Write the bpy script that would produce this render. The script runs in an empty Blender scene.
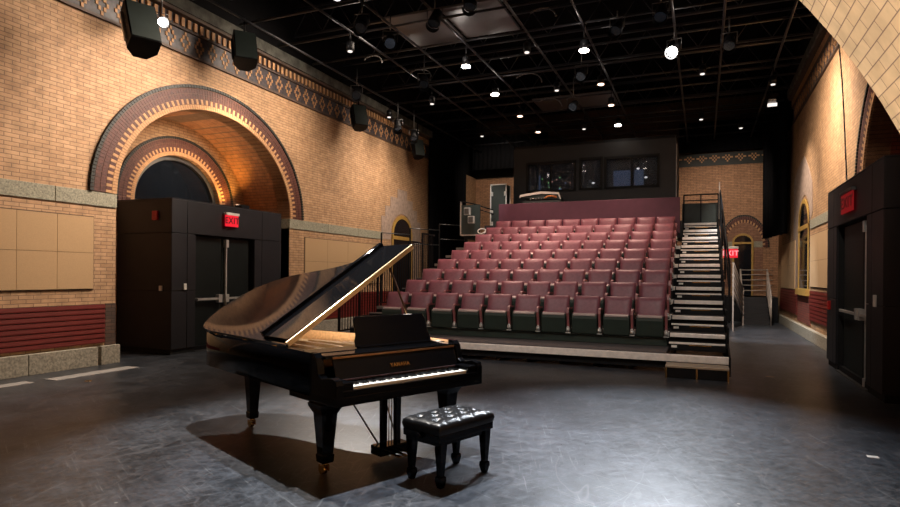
import bpy, bmesh, math, random
from mathutils import Vector, Matrix
from mathutils.geometry import tessellate_polygon
random.seed(7)
C = bpy.context.scene.collection
PI = math.pi
sin, cos = math.sin, math.cos

# ------------------------------------------------------------------ materials
MATS = {}
def nodes_of(name):
    m = bpy.data.materials.new(name); m.use_nodes = True
    nt = m.node_tree
    return m, nt, nt.nodes, nt.links, nt.nodes['Principled BSDF']
def mat(name, col, rough=.5, metal=0, var=.12, scale=6, bump=0, coat=0, spec=None, stretch=None):
    """plain surface with a little procedural variation in colour and roughness"""
    if name in MATS: return MATS[name]
    m, nt, N, L, b = nodes_of(name)
    tc = N.new('ShaderNodeTexCoord'); mp = N.new('ShaderNodeMapping'); no = N.new('ShaderNodeTexNoise')
    no.inputs['Scale'].default_value = scale; no.inputs['Detail'].default_value = 4
    if stretch: mp.inputs['Scale'].default_value = stretch
    L.new(tc.outputs['Object'], mp.inputs[0]); L.new(mp.outputs[0], no.inputs['Vector'])
    r = N.new('ShaderNodeValToRGB')
    r.color_ramp.elements[0].position = .3; r.color_ramp.elements[1].position = .7
    r.color_ramp.elements[0].color = [c*(1-var) for c in col]+[1]
    r.color_ramp.elements[1].color = [min(1, c*(1+var)) for c in col]+[1]
    L.new(no.outputs['Fac'], r.inputs[0]); L.new(r.outputs[0], b.inputs['Base Color'])
    b.inputs['Roughness'].default_value = rough; b.inputs['Metallic'].default_value = metal
    if coat: b.inputs['Coat Weight'].default_value = coat; b.inputs['Coat Roughness'].default_value = .04
    if spec is not None: b.inputs['Specular IOR Level'].default_value = spec
    if bump:
        bp = N.new('ShaderNodeBump'); bp.inputs['Strength'].default_value = bump; bp.inputs['Distance'].default_value = .01
        L.new(no.outputs['Fac'], bp.inputs['Height']); L.new(bp.outputs[0], b.inputs['Normal'])
    MATS[name] = m; return m
def emit(name, col, s):
    if name in MATS: return MATS[name]
    m, nt, N, L, b = nodes_of(name)
    b.inputs['Base Color'].default_value = (*[c*.1 for c in col], 1)
    b.inputs['Emission Color'].default_value = (*col, 1); b.inputs['Emission Strength'].default_value = s
    MATS[name] = m; return m
def brick(name, c1, c2, mortar, axes='yz', bw=.225, rh=.0645, ms=.007, rough=.75, stain=.35, bump=.5, off=.5, stain_col=(.16,.09,.05)):
    if name in MATS: return MATS[name]
    m, nt, N, L, b = nodes_of(name)
    tc = N.new('ShaderNodeTexCoord'); sx = N.new('ShaderNodeSeparateXYZ'); cx = N.new('ShaderNodeCombineXYZ')
    L.new(tc.outputs['Object'], sx.inputs[0])
    for i, a in enumerate(axes): L.new(sx.outputs['xyz'.index(a)], cx.inputs[i])
    br = N.new('ShaderNodeTexBrick')
    L.new(cx.outputs[0], br.inputs['Vector'])
    br.offset = off; br.inputs['Scale'].default_value = 1
    br.inputs['Brick Width'].default_value = bw; br.inputs['Row Height'].default_value = rh
    br.inputs['Mortar Size'].default_value = ms; br.inputs['Mortar Smooth'].default_value = .2; br.inputs['Bias'].default_value = -.1
    br.inputs['Color1'].default_value = (*c1, 1); br.inputs['Color2'].default_value = (*c2, 1); br.inputs['Mortar'].default_value = (*mortar, 1)
    n1 = N.new('ShaderNodeTexNoise'); n1.inputs['Scale'].default_value = 1.1; n1.inputs['Detail'].default_value = 6; n1.inputs['Roughness'].default_value = .65
    L.new(tc.outputs['Object'], n1.inputs['Vector'])
    r = N.new('ShaderNodeValToRGB'); r.color_ramp.elements[0].position = .52; r.color_ramp.elements[1].position = .78
    r.color_ramp.elements[0].color = (0,0,0,1); r.color_ramp.elements[1].color = (stain,stain,stain,1)
    L.new(n1.outputs['Fac'], r.inputs[0])
    mx = N.new('ShaderNodeMix'); mx.data_type = 'RGBA'
    L.new(r.outputs[0], mx.inputs[0]); L.new(br.outputs['Color'], mx.inputs[6]); mx.inputs[7].default_value = (*stain_col, 1)
    n2 = N.new('ShaderNodeTexNoise'); n2.inputs['Scale'].default_value = 7; n2.inputs['Detail'].default_value = 3
    L.new(tc.outputs['Object'], n2.inputs['Vector'])
    mr = N.new('ShaderNodeMapRange'); mr.inputs[1].default_value = .3; mr.inputs[2].default_value = .7; mr.inputs[3].default_value = .8; mr.inputs[4].default_value = 1.15
    L.new(n2.outputs['Fac'], mr.inputs[0])
    vm = N.new('ShaderNodeVectorMath'); vm.operation = 'SCALE'
    L.new(mx.outputs[2], vm.inputs[0]); L.new(mr.outputs[0], vm.inputs['Scale'])
    L.new(vm.outputs[0], b.inputs['Base Color'])
    bp = N.new('ShaderNodeBump'); bp.inputs['Strength'].default_value = bump; bp.inputs['Distance'].default_value = .006; bp.invert = True
    L.new(br.outputs['Fac'], bp.inputs['Height']); L.new(bp.outputs[0], b.inputs['Normal'])
    b.inputs['Roughness'].default_value = rough
    MATS[name] = m; return m

BUFF1, BUFF2, MORT = (.50,.305,.165), (.41,.235,.12), (.24,.145,.085)
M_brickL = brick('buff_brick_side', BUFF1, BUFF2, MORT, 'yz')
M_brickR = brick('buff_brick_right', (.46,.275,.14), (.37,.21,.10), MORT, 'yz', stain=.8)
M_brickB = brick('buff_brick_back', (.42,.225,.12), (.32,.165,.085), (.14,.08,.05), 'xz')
M_soffit = brick('big_buff_soffit', (.62,.44,.27), (.57,.39,.225), (.22,.13,.09), 'yz', bw=.185, rh=.056, ms=.0028, stain=.12, bump=.25)
M_darkbrick = brick('dark_brick', (.06,.035,.025), (.10,.05,.03), (.03,.02,.015), 'yz')
M_sootwall = mat('black_painted_wall', (.008,.008,.009), .9, spec=.1)
M_cornice = mat('dark_cornice_stone', (.10,.10,.085), .85, var=.5, scale=5)
M_redbrick = brick('red_brick', (.22,.045,.025), (.16,.03,.02), (.05,.02,.015), 'yz')
M_buff = mat('buff_block', (.48,.26,.12), .7, var=.2, scale=14)
M_vred = mat('dark_red_block', (.085,.026,.018), .6, var=.4, scale=14)
M_vblk = mat('black_glazed_block', (.014,.017,.014), .6, var=.3, scale=14)
M_mortar = mat('ring_mortar', (.16,.08,.055), .9)
M_stone = mat('grey_granite', (.27,.255,.19), .8, var=.4, scale=40, bump=.3)
M_plinth = mat('pale_granite', (.30,.27,.21), .8, var=.4, scale=30, bump=.4)
M_plaster = mat('weathered_stone', (.34,.25,.20), .85, var=.25, scale=9, bump=.3)
M_panel = mat('beige_panel', (.47,.305,.16), .9, var=.05, scale=60)
M_redlou = mat('dark_red_louvre', (.12,.012,.009), .45, var=.1, scale=5)
M_black = mat('black_paint', (.005,.005,.006), .55, var=.3, spec=.2)
M_ceil = mat('ceiling_black', (.004,.004,.005), .95, var=.4, spec=.03)
M_pipe = mat('pipe_black', (.022,.023,.027), .33, spec=.35, var=.3, scale=3)
M_booth = mat('charcoal_panel', (.019,.018,.021), .5, var=.12, scale=3, spec=.3)
M_boothd = mat('charcoal_door', (.008,.011,.011), .5, var=.12, scale=3, spec=.25)
M_seam = mat('seam_black', (.003,.003,.003), .8)
M_steel = mat('brushed_steel', (.55,.53,.50), .35, metal=.35, var=.1, scale=20)
M_dsteel = mat('dark_steel', (.10,.10,.10), .4, metal=.7)
M_white = mat('white_plastic', (.75,.72,.66), .5, var=.04)
M_fabric = mat('burgundy_upholstery', (.165,.050,.068), .48, var=.12, scale=20, bump=.05)
M_shell = mat('black_green_shell', (.012,.022,.016), .5, var=.2)
M_armpad = mat('armrest_pad', (.23,.075,.075), .4)
M_purple = mat('maroon_panel', (.075,.018,.036), .6, var=.08)
M_nose = mat('aluminium_nosing', (.82,.75,.69), .32, metal=.1, var=.12, scale=10)
M_tread = mat('stair_tread', (.022,.020,.021), .6, spec=.3)
M_curtain = mat('black_velour', (.006,.006,.007), .95, spec=.05)
M_gold = mat('gold_painted_frame', (.42,.25,.06), .5, var=.15)
M_glass = mat('dark_glass', (.006,.008,.012), .06, var=.1, coat=.5)
M_piano = mat('piano_black_lacquer', (.003,.003,.0035), .045, var=.1, spec=.15)
M_keyw = mat('white_key', (.80,.77,.70), .25, var=.03)
M_keyb = mat('black_key', (.006,.006,.006), .25)
M_wood = mat('spruce_wood', (.52,.26,.10), .3, var=.2, scale=3, stretch=(1,12,12), coat=.5)
M_plate = mat('gold_iron_plate', (.50,.31,.12), .35, metal=.6, var=.2)
M_brass = mat('brass', (.62,.38,.14), .25, metal=1)
M_felt = mat('red_felt', (.035,.006,.005), .9)
M_leather = mat('black_leather', (.006,.006,.007), spec=.28, rough=.32, var=.2, scale=40, bump=.08)
M_alu = mat('painted_rail', (.45,.38,.33), .45, metal=.2)
M_signred = emit('exit_red', (.85,.012,.03), .75)
M_signred_dim = emit('exit_red_dim', (.7,.008,.015), .16)
M_letter = emit('exit_letter', (1,.35,.38), .9)
M_letter_d = mat('exit_letter_dark', (.08,.003,.004), .5)
M_lensW = emit('lens_white', (1,.96,.92), 30)
M_lensw = emit('lens_warm', (1,.66,.46), 3.2)
M_lenss = emit('lens_star', (1,.90,.80), 22)
M_lensd = emit('lens_dim', (1,.9,.82), .9)
M_cloud = mat('dark_grey_cloud', (.085,.075,.075), .4, var=.08)
M_case = mat('case_black', (.02,.03,.027), .5)
M_redstrobe = mat('red_strobe_plastic', (.45,.012,.010), .4)
M_orange = mat('orange_cable', (.6,.2,.04), .5)
M_ledg = emit('led_green', (.4,1,.3), 1.2); M_ledb = emit('led_blue', (.4,.55,1), .8); M_leda = emit('led_amber', (1,.45,.3), 1.2)
M_screen = emit('dim_blue_screen', (.20,.27,.42), .12)

def floor_mat():
    m, nt, N, L, b = nodes_of('black_stage_floor')
    tc = N.new('ShaderNodeTexCoord')
    n1 = N.new('ShaderNodeTexNoise'); n1.inputs['Scale'].default_value = 2.2; n1.inputs['Detail'].default_value = 10; n1.inputs['Roughness'].default_value = .7
    n2 = N.new('ShaderNodeTexNoise'); n2.inputs['Scale'].default_value = 16; n2.inputs['Detail'].default_value = 12; n2.inputs['Roughness'].default_value = .85
    n3 = N.new('ShaderNodeTexVoronoi'); n3.feature = 'DISTANCE_TO_EDGE'; n3.inputs['Scale'].default_value = 1.3
    mp = N.new('ShaderNodeMapping'); mp.inputs['Scale'].default_value = (1,.35,1); mp.inputs['Rotation'].default_value = (0,0,.6)
    for n in (n1, n2): L.new(tc.outputs['Object'], n.inputs['Vector'])
    L.new(tc.outputs['Object'], mp.inputs[0])
    nd = N.new('ShaderNodeTexNoise'); nd.inputs['Scale'].default_value = 2; L.new(mp.outputs[0], nd.inputs['Vector'])
    ad = N.new('ShaderNodeVectorMath'); ad.operation = 'ADD'; L.new(mp.outputs[0], ad.inputs[0]); L.new(nd.outputs['Color'], ad.inputs[1]); L.new(ad.outputs[0], n3.inputs['Vector'])
    r1 = N.new('ShaderNodeValToRGB'); r1.color_ramp.elements[0].position = .35; r1.color_ramp.elements[1].position = .72
    r1.color_ramp.elements[0].color = (.013,.016,.021,1); r1.color_ramp.elements[1].color = (.058,.064,.078,1)
    L.new(n1.outputs['Fac'], r1.inputs[0])
    r2 = N.new('ShaderNodeValToRGB'); r2.color_ramp.elements[0].position = .42; r2.color_ramp.elements[1].position = .75
    r2.color_ramp.elements[0].color = (.55,.55,.55,1); r2.color_ramp.elements[1].color = (2.7,2.7,2.6,1)
    L.new(n2.outputs['Fac'], r2.inputs[0])
    mu = N.new('ShaderNodeMix'); mu.data_type = 'RGBA'; mu.blend_type = 'MULTIPLY'; mu.inputs[0].default_value = 1
    L.new(r1.outputs[0], mu.inputs[6]); L.new(r2.outputs[0], mu.inputs[7])
    r3 = N.new('ShaderNodeValToRGB'); r3.color_ramp.elements[0].position = 0; r3.color_ramp.elements[1].position = .012
    r3.color_ramp.elements[0].color = (.35,.35,.35,1); r3.color_ramp.elements[1].color = (0,0,0,1)
    L.new(n3.outputs['Distance'], r3.inputs[0])
    m2 = N.new('ShaderNodeMix'); m2.data_type = 'RGBA'; L.new(r3.outputs[0], m2.inputs[0]); L.new(mu.outputs[2], m2.inputs[6]); m2.inputs[7].default_value = (.14,.14,.15,1)
    # scattered pale specks and chips
    vo = N.new('ShaderNodeTexVoronoi'); vo.inputs['Scale'].default_value = 3.2; L.new(tc.outputs['Object'], vo.inputs['Vector'])
    r4 = N.new('ShaderNodeValToRGB'); r4.color_ramp.elements[0].position = .03; r4.color_ramp.elements[1].position = .045
    r4.color_ramp.elements[0].color = (.6,.6,.6,1); r4.color_ramp.elements[1].color = (0,0,0,1)
    L.new(vo.outputs['Distance'], r4.inputs[0])
    m3 = N.new('ShaderNodeMix'); m3.data_type = 'RGBA'; L.new(r4.outputs[0], m3.inputs[0]); L.new(m2.outputs[2], m3.inputs[6]); m3.inputs[7].default_value = (.42,.41,.38,1)
    last = m3.outputs[2]
    for ang, sc_, thr in ((.5,(1.2,26,1),.70),(-.7,(1.6,34,1),.71),(1.25,(1.0,22,1),.70),(2.2,(2.5,60,1),.69)):
        mp2 = N.new('ShaderNodeMapping'); mp2.inputs['Rotation'].default_value = (0,0,ang)
        mp3 = N.new('ShaderNodeMapping'); mp3.inputs['Scale'].default_value = sc_
        ns = N.new('ShaderNodeTexNoise'); ns.inputs['Scale'].default_value = 1.6; ns.inputs['Detail'].default_value = 5; ns.inputs['Roughness'].default_value = .7; ns.inputs['Distortion'].default_value = .3
        L.new(tc.outputs['Object'], mp2.inputs[0]); L.new(mp2.outputs[0], mp3.inputs[0]); L.new(mp3.outputs[0], ns.inputs['Vector'])
        rs = N.new('ShaderNodeValToRGB'); rs.color_ramp.elements[0].position = thr-.10; rs.color_ramp.elements[1].position = thr+.06
        rs.color_ramp.elements[0].color = (0,0,0,1); rs.color_ramp.elements[1].color = (.9,.9,.9,1)
        L.new(ns.outputs['Fac'], rs.inputs[0])
        ms_ = N.new('ShaderNodeMix'); ms_.data_type = 'RGBA'; L.new(rs.outputs[0], ms_.inputs[0]); L.new(last, ms_.inputs[6]); ms_.inputs[7].default_value = (.17,.18,.19,1); last = ms_.outputs[2]
    L.new(last, b.inputs['Base Color'])
    mr = N.new('ShaderNodeMapRange'); mr.inputs[1].default_value = .3; mr.inputs[2].default_value = .7; mr.inputs[3].default_value = .25; mr.inputs[4].default_value = .44
    L.new(n2.outputs['Fac'], mr.inputs[0]); L.new(mr.outputs[0], b.inputs['Roughness'])
    b.inputs['Specular IOR Level'].default_value = .38
    bp = N.new('ShaderNodeBump'); bp.inputs['Strength'].default_value = .05; bp.inputs['Distance'].default_value = .006
    L.new(n2.outputs['Fac'], bp.inputs['Height']); L.new(bp.outputs[0], b.inputs['Normal'])
    return m
M_floor = floor_mat()

# ------------------------------------------------------------------ mesh builder
class MB:
    def __init__(s): s.v = []; s.f = []; s.m = []; s.sm = []
    def add(s, vs, fs, mi=0, smooth=False):
        k = len(s.v); s.v += [tuple(v) for v in vs]
        for f in fs: s.f.append(tuple(i+k for i in f)); s.m.append(mi); s.sm.append(smooth)
        return s
    def box(s, x0, x1, y0, y1, z0, z1, mi=0, M=None):
        vs = [Vector((x, y, z)) for z in (z0, z1) for y in (y0, y1) for x in (x0, x1)]
        if M is not None: vs = [M @ v for v in vs]
        return s.add(vs, [(0,2,3,1),(4,5,7,6),(0,1,5,4),(2,6,7,3),(0,4,6,2),(1,3,7,5)], mi)
    def cyl(s, p0, p1, r0, r1=None, n=12, mi=0, caps=True, smooth=True):
        p0, p1 = Vector(p0), Vector(p1); r1 = r0 if r1 is None else r1
        d = (p1-p0).normalized(); a = d.orthogonal().normalized(); b = d.cross(a)
        vs = [p+(a*cos(t)+b*sin(t))*r for p, r in ((p0, r0), (p1, r1)) for t in [2*PI*i/n for i in range(n)]]
        s.add(vs, [(i, (i+1) % n, n+(i+1) % n, n+i) for i in range(n)], mi, smooth)
        if caps: s.add(vs[:n], [tuple(range(n))[::-1]], mi); s.add(vs[n:], [tuple(range(n))], mi)
        return s
    def tube(s, pts, r, n=8, mi=0):
        for a, b in zip(pts, pts[1:]): s.cyl(a, b, r, r, n, mi)
        return s
    def prism(s, poly, fn, d0, d1, mi=0, mside=None, smooth=False):
        """poly: 2D points (ccw); fn(u,v,d)->xyz"""
        n = len(poly); vs = [fn(u, v, d0) for u, v in poly]+[fn(u, v, d1) for u, v in poly]
        tris = tessellate_polygon([[Vector((u, v, 0)) for u, v in poly]])
        s.add(vs, [tuple(t)[::-1] for t in tris]+[tuple(i+n for i in t) for t in tris], mi)
        s.add(vs, [(i, (i+1) % n, n+(i+1) % n, n+i) for i in range(n)], mi if mside is None else mside, smooth)
        return s
    def slab(s, outer, holes, fn, d0, d1, mi=0, mside=None):
        loops = [outer]+holes; flat = [p for l in loops for p in l]; n = len(flat)
        tris = tessellate_polygon([[Vector((u, v, 0)) for u, v in l] for l in loops])
        vs = [fn(u, v, d0) for u, v in flat]+[fn(u, v, d1) for u, v in flat]
        s.add(vs, [tuple(t)[::-1] for t in tris]+[tuple(i+n for i in t) for t in tris], mi)
        k = 0
        for l in loops:
            m = len(l)
            s.add(vs, [(k+i, k+(i+1) % m, n+k+(i+1) % m, n+k+i) for i in range(m)], mi if mside is None else mside)
            k += m
        return s
    def ell(s, c, r, nu=16, nv=10, mi=0, M=None):
        vs = []; 
        for j in range(nv+1):
            ph = PI*j/nv
            for i in range(nu):
                t = 2*PI*i/nu; v = Vector((r[0]*sin(ph)*cos(t), r[1]*sin(ph)*sin(t), r[2]*cos(ph)))
                if M is not None: v = M @ v
                vs.append(v+Vector(c))
        return s.add(vs, [(j*nu+i, j*nu+(i+1) % nu, (j+1)*nu+(i+1) % nu, (j+1)*nu+i) for j in range(nv) for i in range(nu)], mi, True)
    def build(s, name, mats, parent=None, bevel=0, seg=2, recalc=True):
        mats = mats if isinstance(mats, (list, tuple)) else [mats]
        vs = [Vector(v) for v in s.v]
        loc = Vector((0, 0, 0))
        if parent is None and vs:
            lo = Vector([min(v[i] for v in vs) for i in range(3)]); hi = Vector([max(v[i] for v in vs) for i in range(3)])
            loc = Vector(((lo.x+hi.x)/2, (lo.y+hi.y)/2, lo.z)); vs = [v-loc for v in vs]
        me = bpy.data.meshes.new(name); me.from_pydata([tuple(v) for v in vs], [], s.f)
        for m in mats: me.materials.append(m)
        for i, p in enumerate(me.polygons): p.material_index = s.m[i]; p.use_smooth = s.sm[i]
        bm = bmesh.new(); bm.from_mesh(me)
        bmesh.ops.remove_doubles(bm, verts=bm.verts, dist=1e-5)
        if recalc: bmesh.ops.recalc_face_normals(bm, faces=bm.faces)
        bm.to_mesh(me); bm.free()
        o = bpy.data.objects.new(name, me); C.objects.link(o); o.location = loc
        if parent is not None: o.parent = parent
        if bevel:
            b = o.modifiers.new('bevel', 'BEVEL'); b.width = bevel; b.segments = seg; b.limit_method = 'ANGLE'; b.angle_limit = .6
        return o
def tag(o, label=None, cat=None, group=None, kind=None):
    if label: o['label'] = label
    if cat: o['category'] = cat
    if group: o['group'] = group
    if kind: o['kind'] = kind
    return o
def empty(name, loc, label, cat, group=None, rz=0):
    o = bpy.data.objects.new(name, None); C.objects.link(o); o.location = loc; o.rotation_euler = (0, 0, rz)
    o.empty_display_size = .1
    return tag(o, label, cat, group)
def kids(o): return [c for c in bpy.data.objects if c.parent == o]
def dup(o, parent=None, _k=None):
    c = o.copy(); C.objects.link(c)
    if parent is not None: c.parent = parent
    for ch in kids(o): dup(ch, c)
    return c
def struct(o): o['kind'] = 'structure'; return o
YZ = lambda x0: (lambda u, v, d: (x0+d, u, v))     # plane of a side wall
XZ = lambda y0: (lambda u, v, d: (u, y0+d, v))     # plane of a cross wall
def arc(cy, cz, ry, rz, a0=0, a1=PI, n=36): return [(cy+ry*cos(a0+(a1-a0)*i/n), cz+rz*sin(a0+(a1-a0)*i/n)) for i in range(n+1)]
def text(name, s, size, M, m, parent, ext=.002):
    cu = bpy.data.curves.new('lettering', 'FONT'); cu.body = s; cu.size = size; cu.extrude = ext; cu.align_x = 'CENTER'; cu.align_y = 'CENTER'; cu.space_character = 1.15; cu.offset = size*.02
    t = bpy.data.objects.new('lettering', cu); C.objects.link(t); bpy.context.view_layer.update()
    me = bpy.data.meshes.new_from_object(t); bpy.data.objects.remove(t)
    me.transform(M); me.materials.clear(); me.materials.append(m)
    o = bpy.data.objects.new(name, me); C.objects.link(o)
    if parent: o.parent = parent
    return o

# ------------------------------------------------------------------ room
XL, XR, YB, YN, ZC = -9.6, 2.6, 25.7, 3.2, 8.6
b = MB(); b.box(-12, 4.5, -2.2, 26, -.15, 0); struct(b.build('floor', M_floor))
b = MB(); b.box(-12, 4.5, -2.2, 26, ZC, ZC+.15); struct(b.build('ceiling', M_ceil))

CY, CZ = 9.92, 2.98          # big arch of the left wall
IRY, IRZ, ORY, ORZ = 2.42, 2.03, 2.95, 2.52
def opening(cy, rw, rh, cz): return [(cy-rw, 0.0)]+[(cy+rw, 0.0)]+arc(cy, cz, rw, rh)[0:]
def wall_poly(y0, y1, top, cy, rw, rh, cz):
    # outline that runs round the arch opening (open at the floor)
    return [(y0, 0), (cy-rw, 0)]+arc(cy, cz, rw, rh)[::-1]+[(cy+rw, 0), (y1, 0), (y1, top), (y0, top)]
b = MB(); b.prism(wall_poly(YN-3, YB, 6.0, CY, IRY, IRZ, CZ), YZ(XL), -.35, 0); struct(b.build('wall_left', M_brickL))
b = MB(); b.box(XL-.35, XL-.02, YN-3, YB, 6.0, ZC); struct(b.build('wall_left', M_sootwall))
# recess behind the arch: back wall with its own small arched window, barrel soffit
XN = -11.0
b = MB(); b.slab([(7.2,0),(12.7,0),(12.7,5.4),(7.2,5.4)], [[(10.2-1.2,2.9),(10.2+1.2,2.9)]+arc(10.2,3.15,1.2,1.1)], YZ(XN), -.3, 0)
struct(b.build('wall_left', M_brickL))
b = MB()
so = [(CY+IRY,0)]+arc(CY, CZ, IRY, IRZ)+[(CY-IRY,0)]
for (u0,v0),(u1,v1) in zip(so, so[1:]):
    b.add([(XN,u0,v0),(XN,u1,v1),(XL-.01,u1,v1),(XL-.01,u0,v0)], [(0,1,2,3)], 0, True)
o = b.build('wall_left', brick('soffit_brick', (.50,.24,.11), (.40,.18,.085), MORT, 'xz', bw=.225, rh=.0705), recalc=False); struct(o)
def ring(name, X, sgn, cy, cz, iry, irz, ory, orz, nteeth=46, drop=0.0, d=.03):
    """dark banded voussoir ring with buff teeth; sgn = direction of the room"""
    b = MB(); W = ory-iry
    L = [(0.0,.20,'t'),(.20,.42,'a'),(.42,.63,'r'),(.63,.84,'r'),(.86,1.0,'b')]
    n = nteeth*2
    def pt(t, k): return (cy+(iry+W*k)*cos(t), cz+(irz+(orz-irz)*k)*sin(t))
    for j in range(n):
        t0, t1 = PI*j/n, PI*(j+1)/n; g = .08*(t1-t0)
        for a0, a1, kind in L:
            mi = {'t':1, 'r':2, 'b':3}.get(kind)
            if kind == 'a': mi = 1 if j % 2 else 2
            u0, u1 = t0+g, t1-g
            q = [pt(u0,a0+.008), pt(u0,a1-.008), pt(u1,a1-.008), pt(u1,a0+.008)]
            dd = d+(.02 if kind == 'b' else 0)
            b.prism(q, YZ(X), 0, sgn*dd, mi)
    for j in range(n):
        t0, t1 = PI*j/n, PI*(j+1)/n
        b.add([(X+sgn*(d-.006), *pt(t,k)) for t,k in ((t0,0),(t0,1),(t1,1),(t1,0))], [(0,1,2,3)], 0)
    if drop:
        m = int(drop/.0705)
        for side in (-1, 1):
            for j in range(m):
                z1 = cz-j*.0705-.004; z0 = z1-.0625
                for a0, a1, kind in L:
                    mi = {'t':1, 'r':2, 'b':3}.get(kind)
                    if kind == 'a': mi = 1 if j % 2 else 2
                    ya, yb = sorted((cy+side*(iry+W*(a0+.01)), cy+side*(iry+W*(a1-.01))))
                    b.box(min(X,X+sgn*d), max(X,X+sgn*d), ya, yb, z0, z1, mi)
    return struct(b.build(name, [M_mortar, M_buff, M_vred, M_vblk]))
ring('trim_1', XL, 1, CY, CZ, IRY, IRZ, ORY, ORZ, 62)
ring('trim_2', XN, 1, 10.2, 3.15, 1.2, 1.1, 1.66, 1.52, 42, drop=.25)
# window in the recess
b = MB(); b.prism([(9.0,2.9),(11.4,2.9)]+arc(10.2,3.15,1.2,1.1), YZ(XN), -.2, -.17); w = struct(b.build('window_1', M_glass))
b = MB()
fr = arc(10.2,3.15,1.2,1.1); fi = arc(10.2,3.15,1.1,1.0)
for i in range(len(fr)-1): b.prism([fr[i],fr[i+1],fi[i+1],fi[i]], YZ(XN), -.17, -.09)
b.box(XN-.17, XN-.11, 9.05, 11.35, 3.1, 3.16)
fo = b.build('window_frame', M_dsteel); mw = fo.matrix_world.copy(); fo.parent = w; fo.location = fo.location-w.location

# stone band, plinth, red louvre covers, beige panels of the left wall
def band(name, x0, x1, segs, z0, z1, m):
    b = MB()
    for a, c in segs: b.box(x0, x1, a, c, z0, z1)
    return struct(b.build(name, m, bevel=.006))
band('trim_3', XL-.05, XL+.02, [(3.3,4.9),(4.91,6.4),(6.41,7.5),(12.33,14.0),(14.01,15.6),(15.61,17.1)], 2.73, 2.975, M_stone)
band('trim_4', XL-.9, XL-.03, [(7.46,7.512),(12.33,12.38)], 2.73, 2.975, M_stone)
band('baseboard_left', XL-.05, XL+.11, [(3.3,4.6),(4.61,5.95),(5.96,7.1),(7.16,7.52),(12.33,15.0),(15.01,18.0),(18.01,20.5)], 0, .32, M_plinth)
b = MB(); b.box(XL, XL+.012, 7.3, 7.5, .32, 1.05); b.box(XL, XL+.012, 12.32, 12.7, .32, 1.05); struct(b.build('trim_5', M_darkbrick))
def louvre(y0, y1, z0, z1, X, sgn, label, n=8):
    t = empty('radiator_cover', (X, (y0+y1)/2, z0), label, 'radiator cover', 'red slatted radiator covers')
    b = MB(); b.box(0, sgn*.02, (y0-y1)/2, (y1-y0)/2, 0, z1-z0); b.build('back_panel', M_seam, t)
    b = MB(); h = (z1-z0)/n
    for i in range(n):
        b.prism([(0,i*h+.004),(.026,i*h+.004),(.028,i*h+h*.25),(.020,(i+1)*h-.008),(0,(i+1)*h-.006)], (lambda u,v,d: (sgn*(.012+u), d, v)), (y0-y1)/2, (y1-y0)/2)
    b.build('slats', M_redlou, t)
louvre(4.4, 7.28, .37, 1.045, XL, 1, 'dark red slatted radiator cover under the nearest beige panel on the left wall')
louvre(12.8, 20.3, .35, 1.05, XL, 1, 'long dark red slatted radiator cover on the left wall behind the black railing')
def acoustic(y0, y1, z0, z1, X, sgn, label, ny, pitch=None):
    t = empty('acoustic_panel', (X, (y0+y1)/2, z0), label, 'wall panel', 'beige wall panels')
    w = (y1-y0)/ny
    b = MB(); b.box(min(0,sgn*.012), max(0,sgn*.012), (y0-y1)/2-.015, (y1-y0)/2+.015, -.012, z1-z0+.015); b.build('backing_frame', mat('panel_edge', (.10,.06,.035), .8), t)
    for i in range(ny):
        for k in range(2):
            b = MB(); a = (y0-y1)/2+i*w; h = (z1-z0)/2
            b.box(min(sgn*.012,sgn*.028), max(sgn*.012,sgn*.028), a+.003, a+w-.003, k*h+.003, (k+1)*h-.003); b.build('fabric_panel', M_panel, t)
acoustic(5.81-1.24, 7.06, 1.31, 2.53, XL, 1, 'nearest beige fabric wall panel at the left edge above the red cover', 4)
acoustic(12.96, 17.05, 1.31, 2.54, XL, 1, 'long beige fabric wall panel behind the raised piano lid', 4)
# frieze with star motifs
def frieze(name, X, sgn, y0, y1, z0, h=.42, zt=.22):
    b = MB(); d = sgn*.03
    q = lambda a,c,e,f,dd,mi: b.box(min(X,X+sgn*dd), max(X,X+sgn*dd), a, c, e, f, mi)
    q(y0, y1, z0, z0+h, .02, 0); q(y0, y1, z0-.05, z0, .05, 2); q(y0, y1, z0+h, z0+h+.035, .07, 2)
    u = .05; y = y0+.3
    while y < y1-.3:
        zc = z0+h/2
        for dy, dz in ((-2,0),(2,0),(0,2),(0,-2),(-1,1),(1,1),(-1,-1),(1,-1)):
            q(y+dy*u-.024, y+dy*u+.024, zc+dz*.078-.037, zc+dz*.078+.037, .035, 1)
        y += .36
    z = z0+h+.035
    q(y0, y1, z, z+zt, .03, 0); q(y0, y1, z+zt, z+zt+.06, .16, 2); q(y0, y1, z+zt+.06, z+zt+.3, .20, 3)
    y = y0+.05
    while y < y1: q(y, y+.075, z+.03, z+zt-.02, .07, 1); y += .16
    return struct(b.build(name, [mat('frieze_ground', (.045,.036,.04), .5, var=.5, scale=12), M_buff, mat('frieze_moulding', (.09,.06,.045), .7), M_cornice]))
frieze('trim_6', XL, 1, 4.0, 20.6, 6.0)

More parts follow.
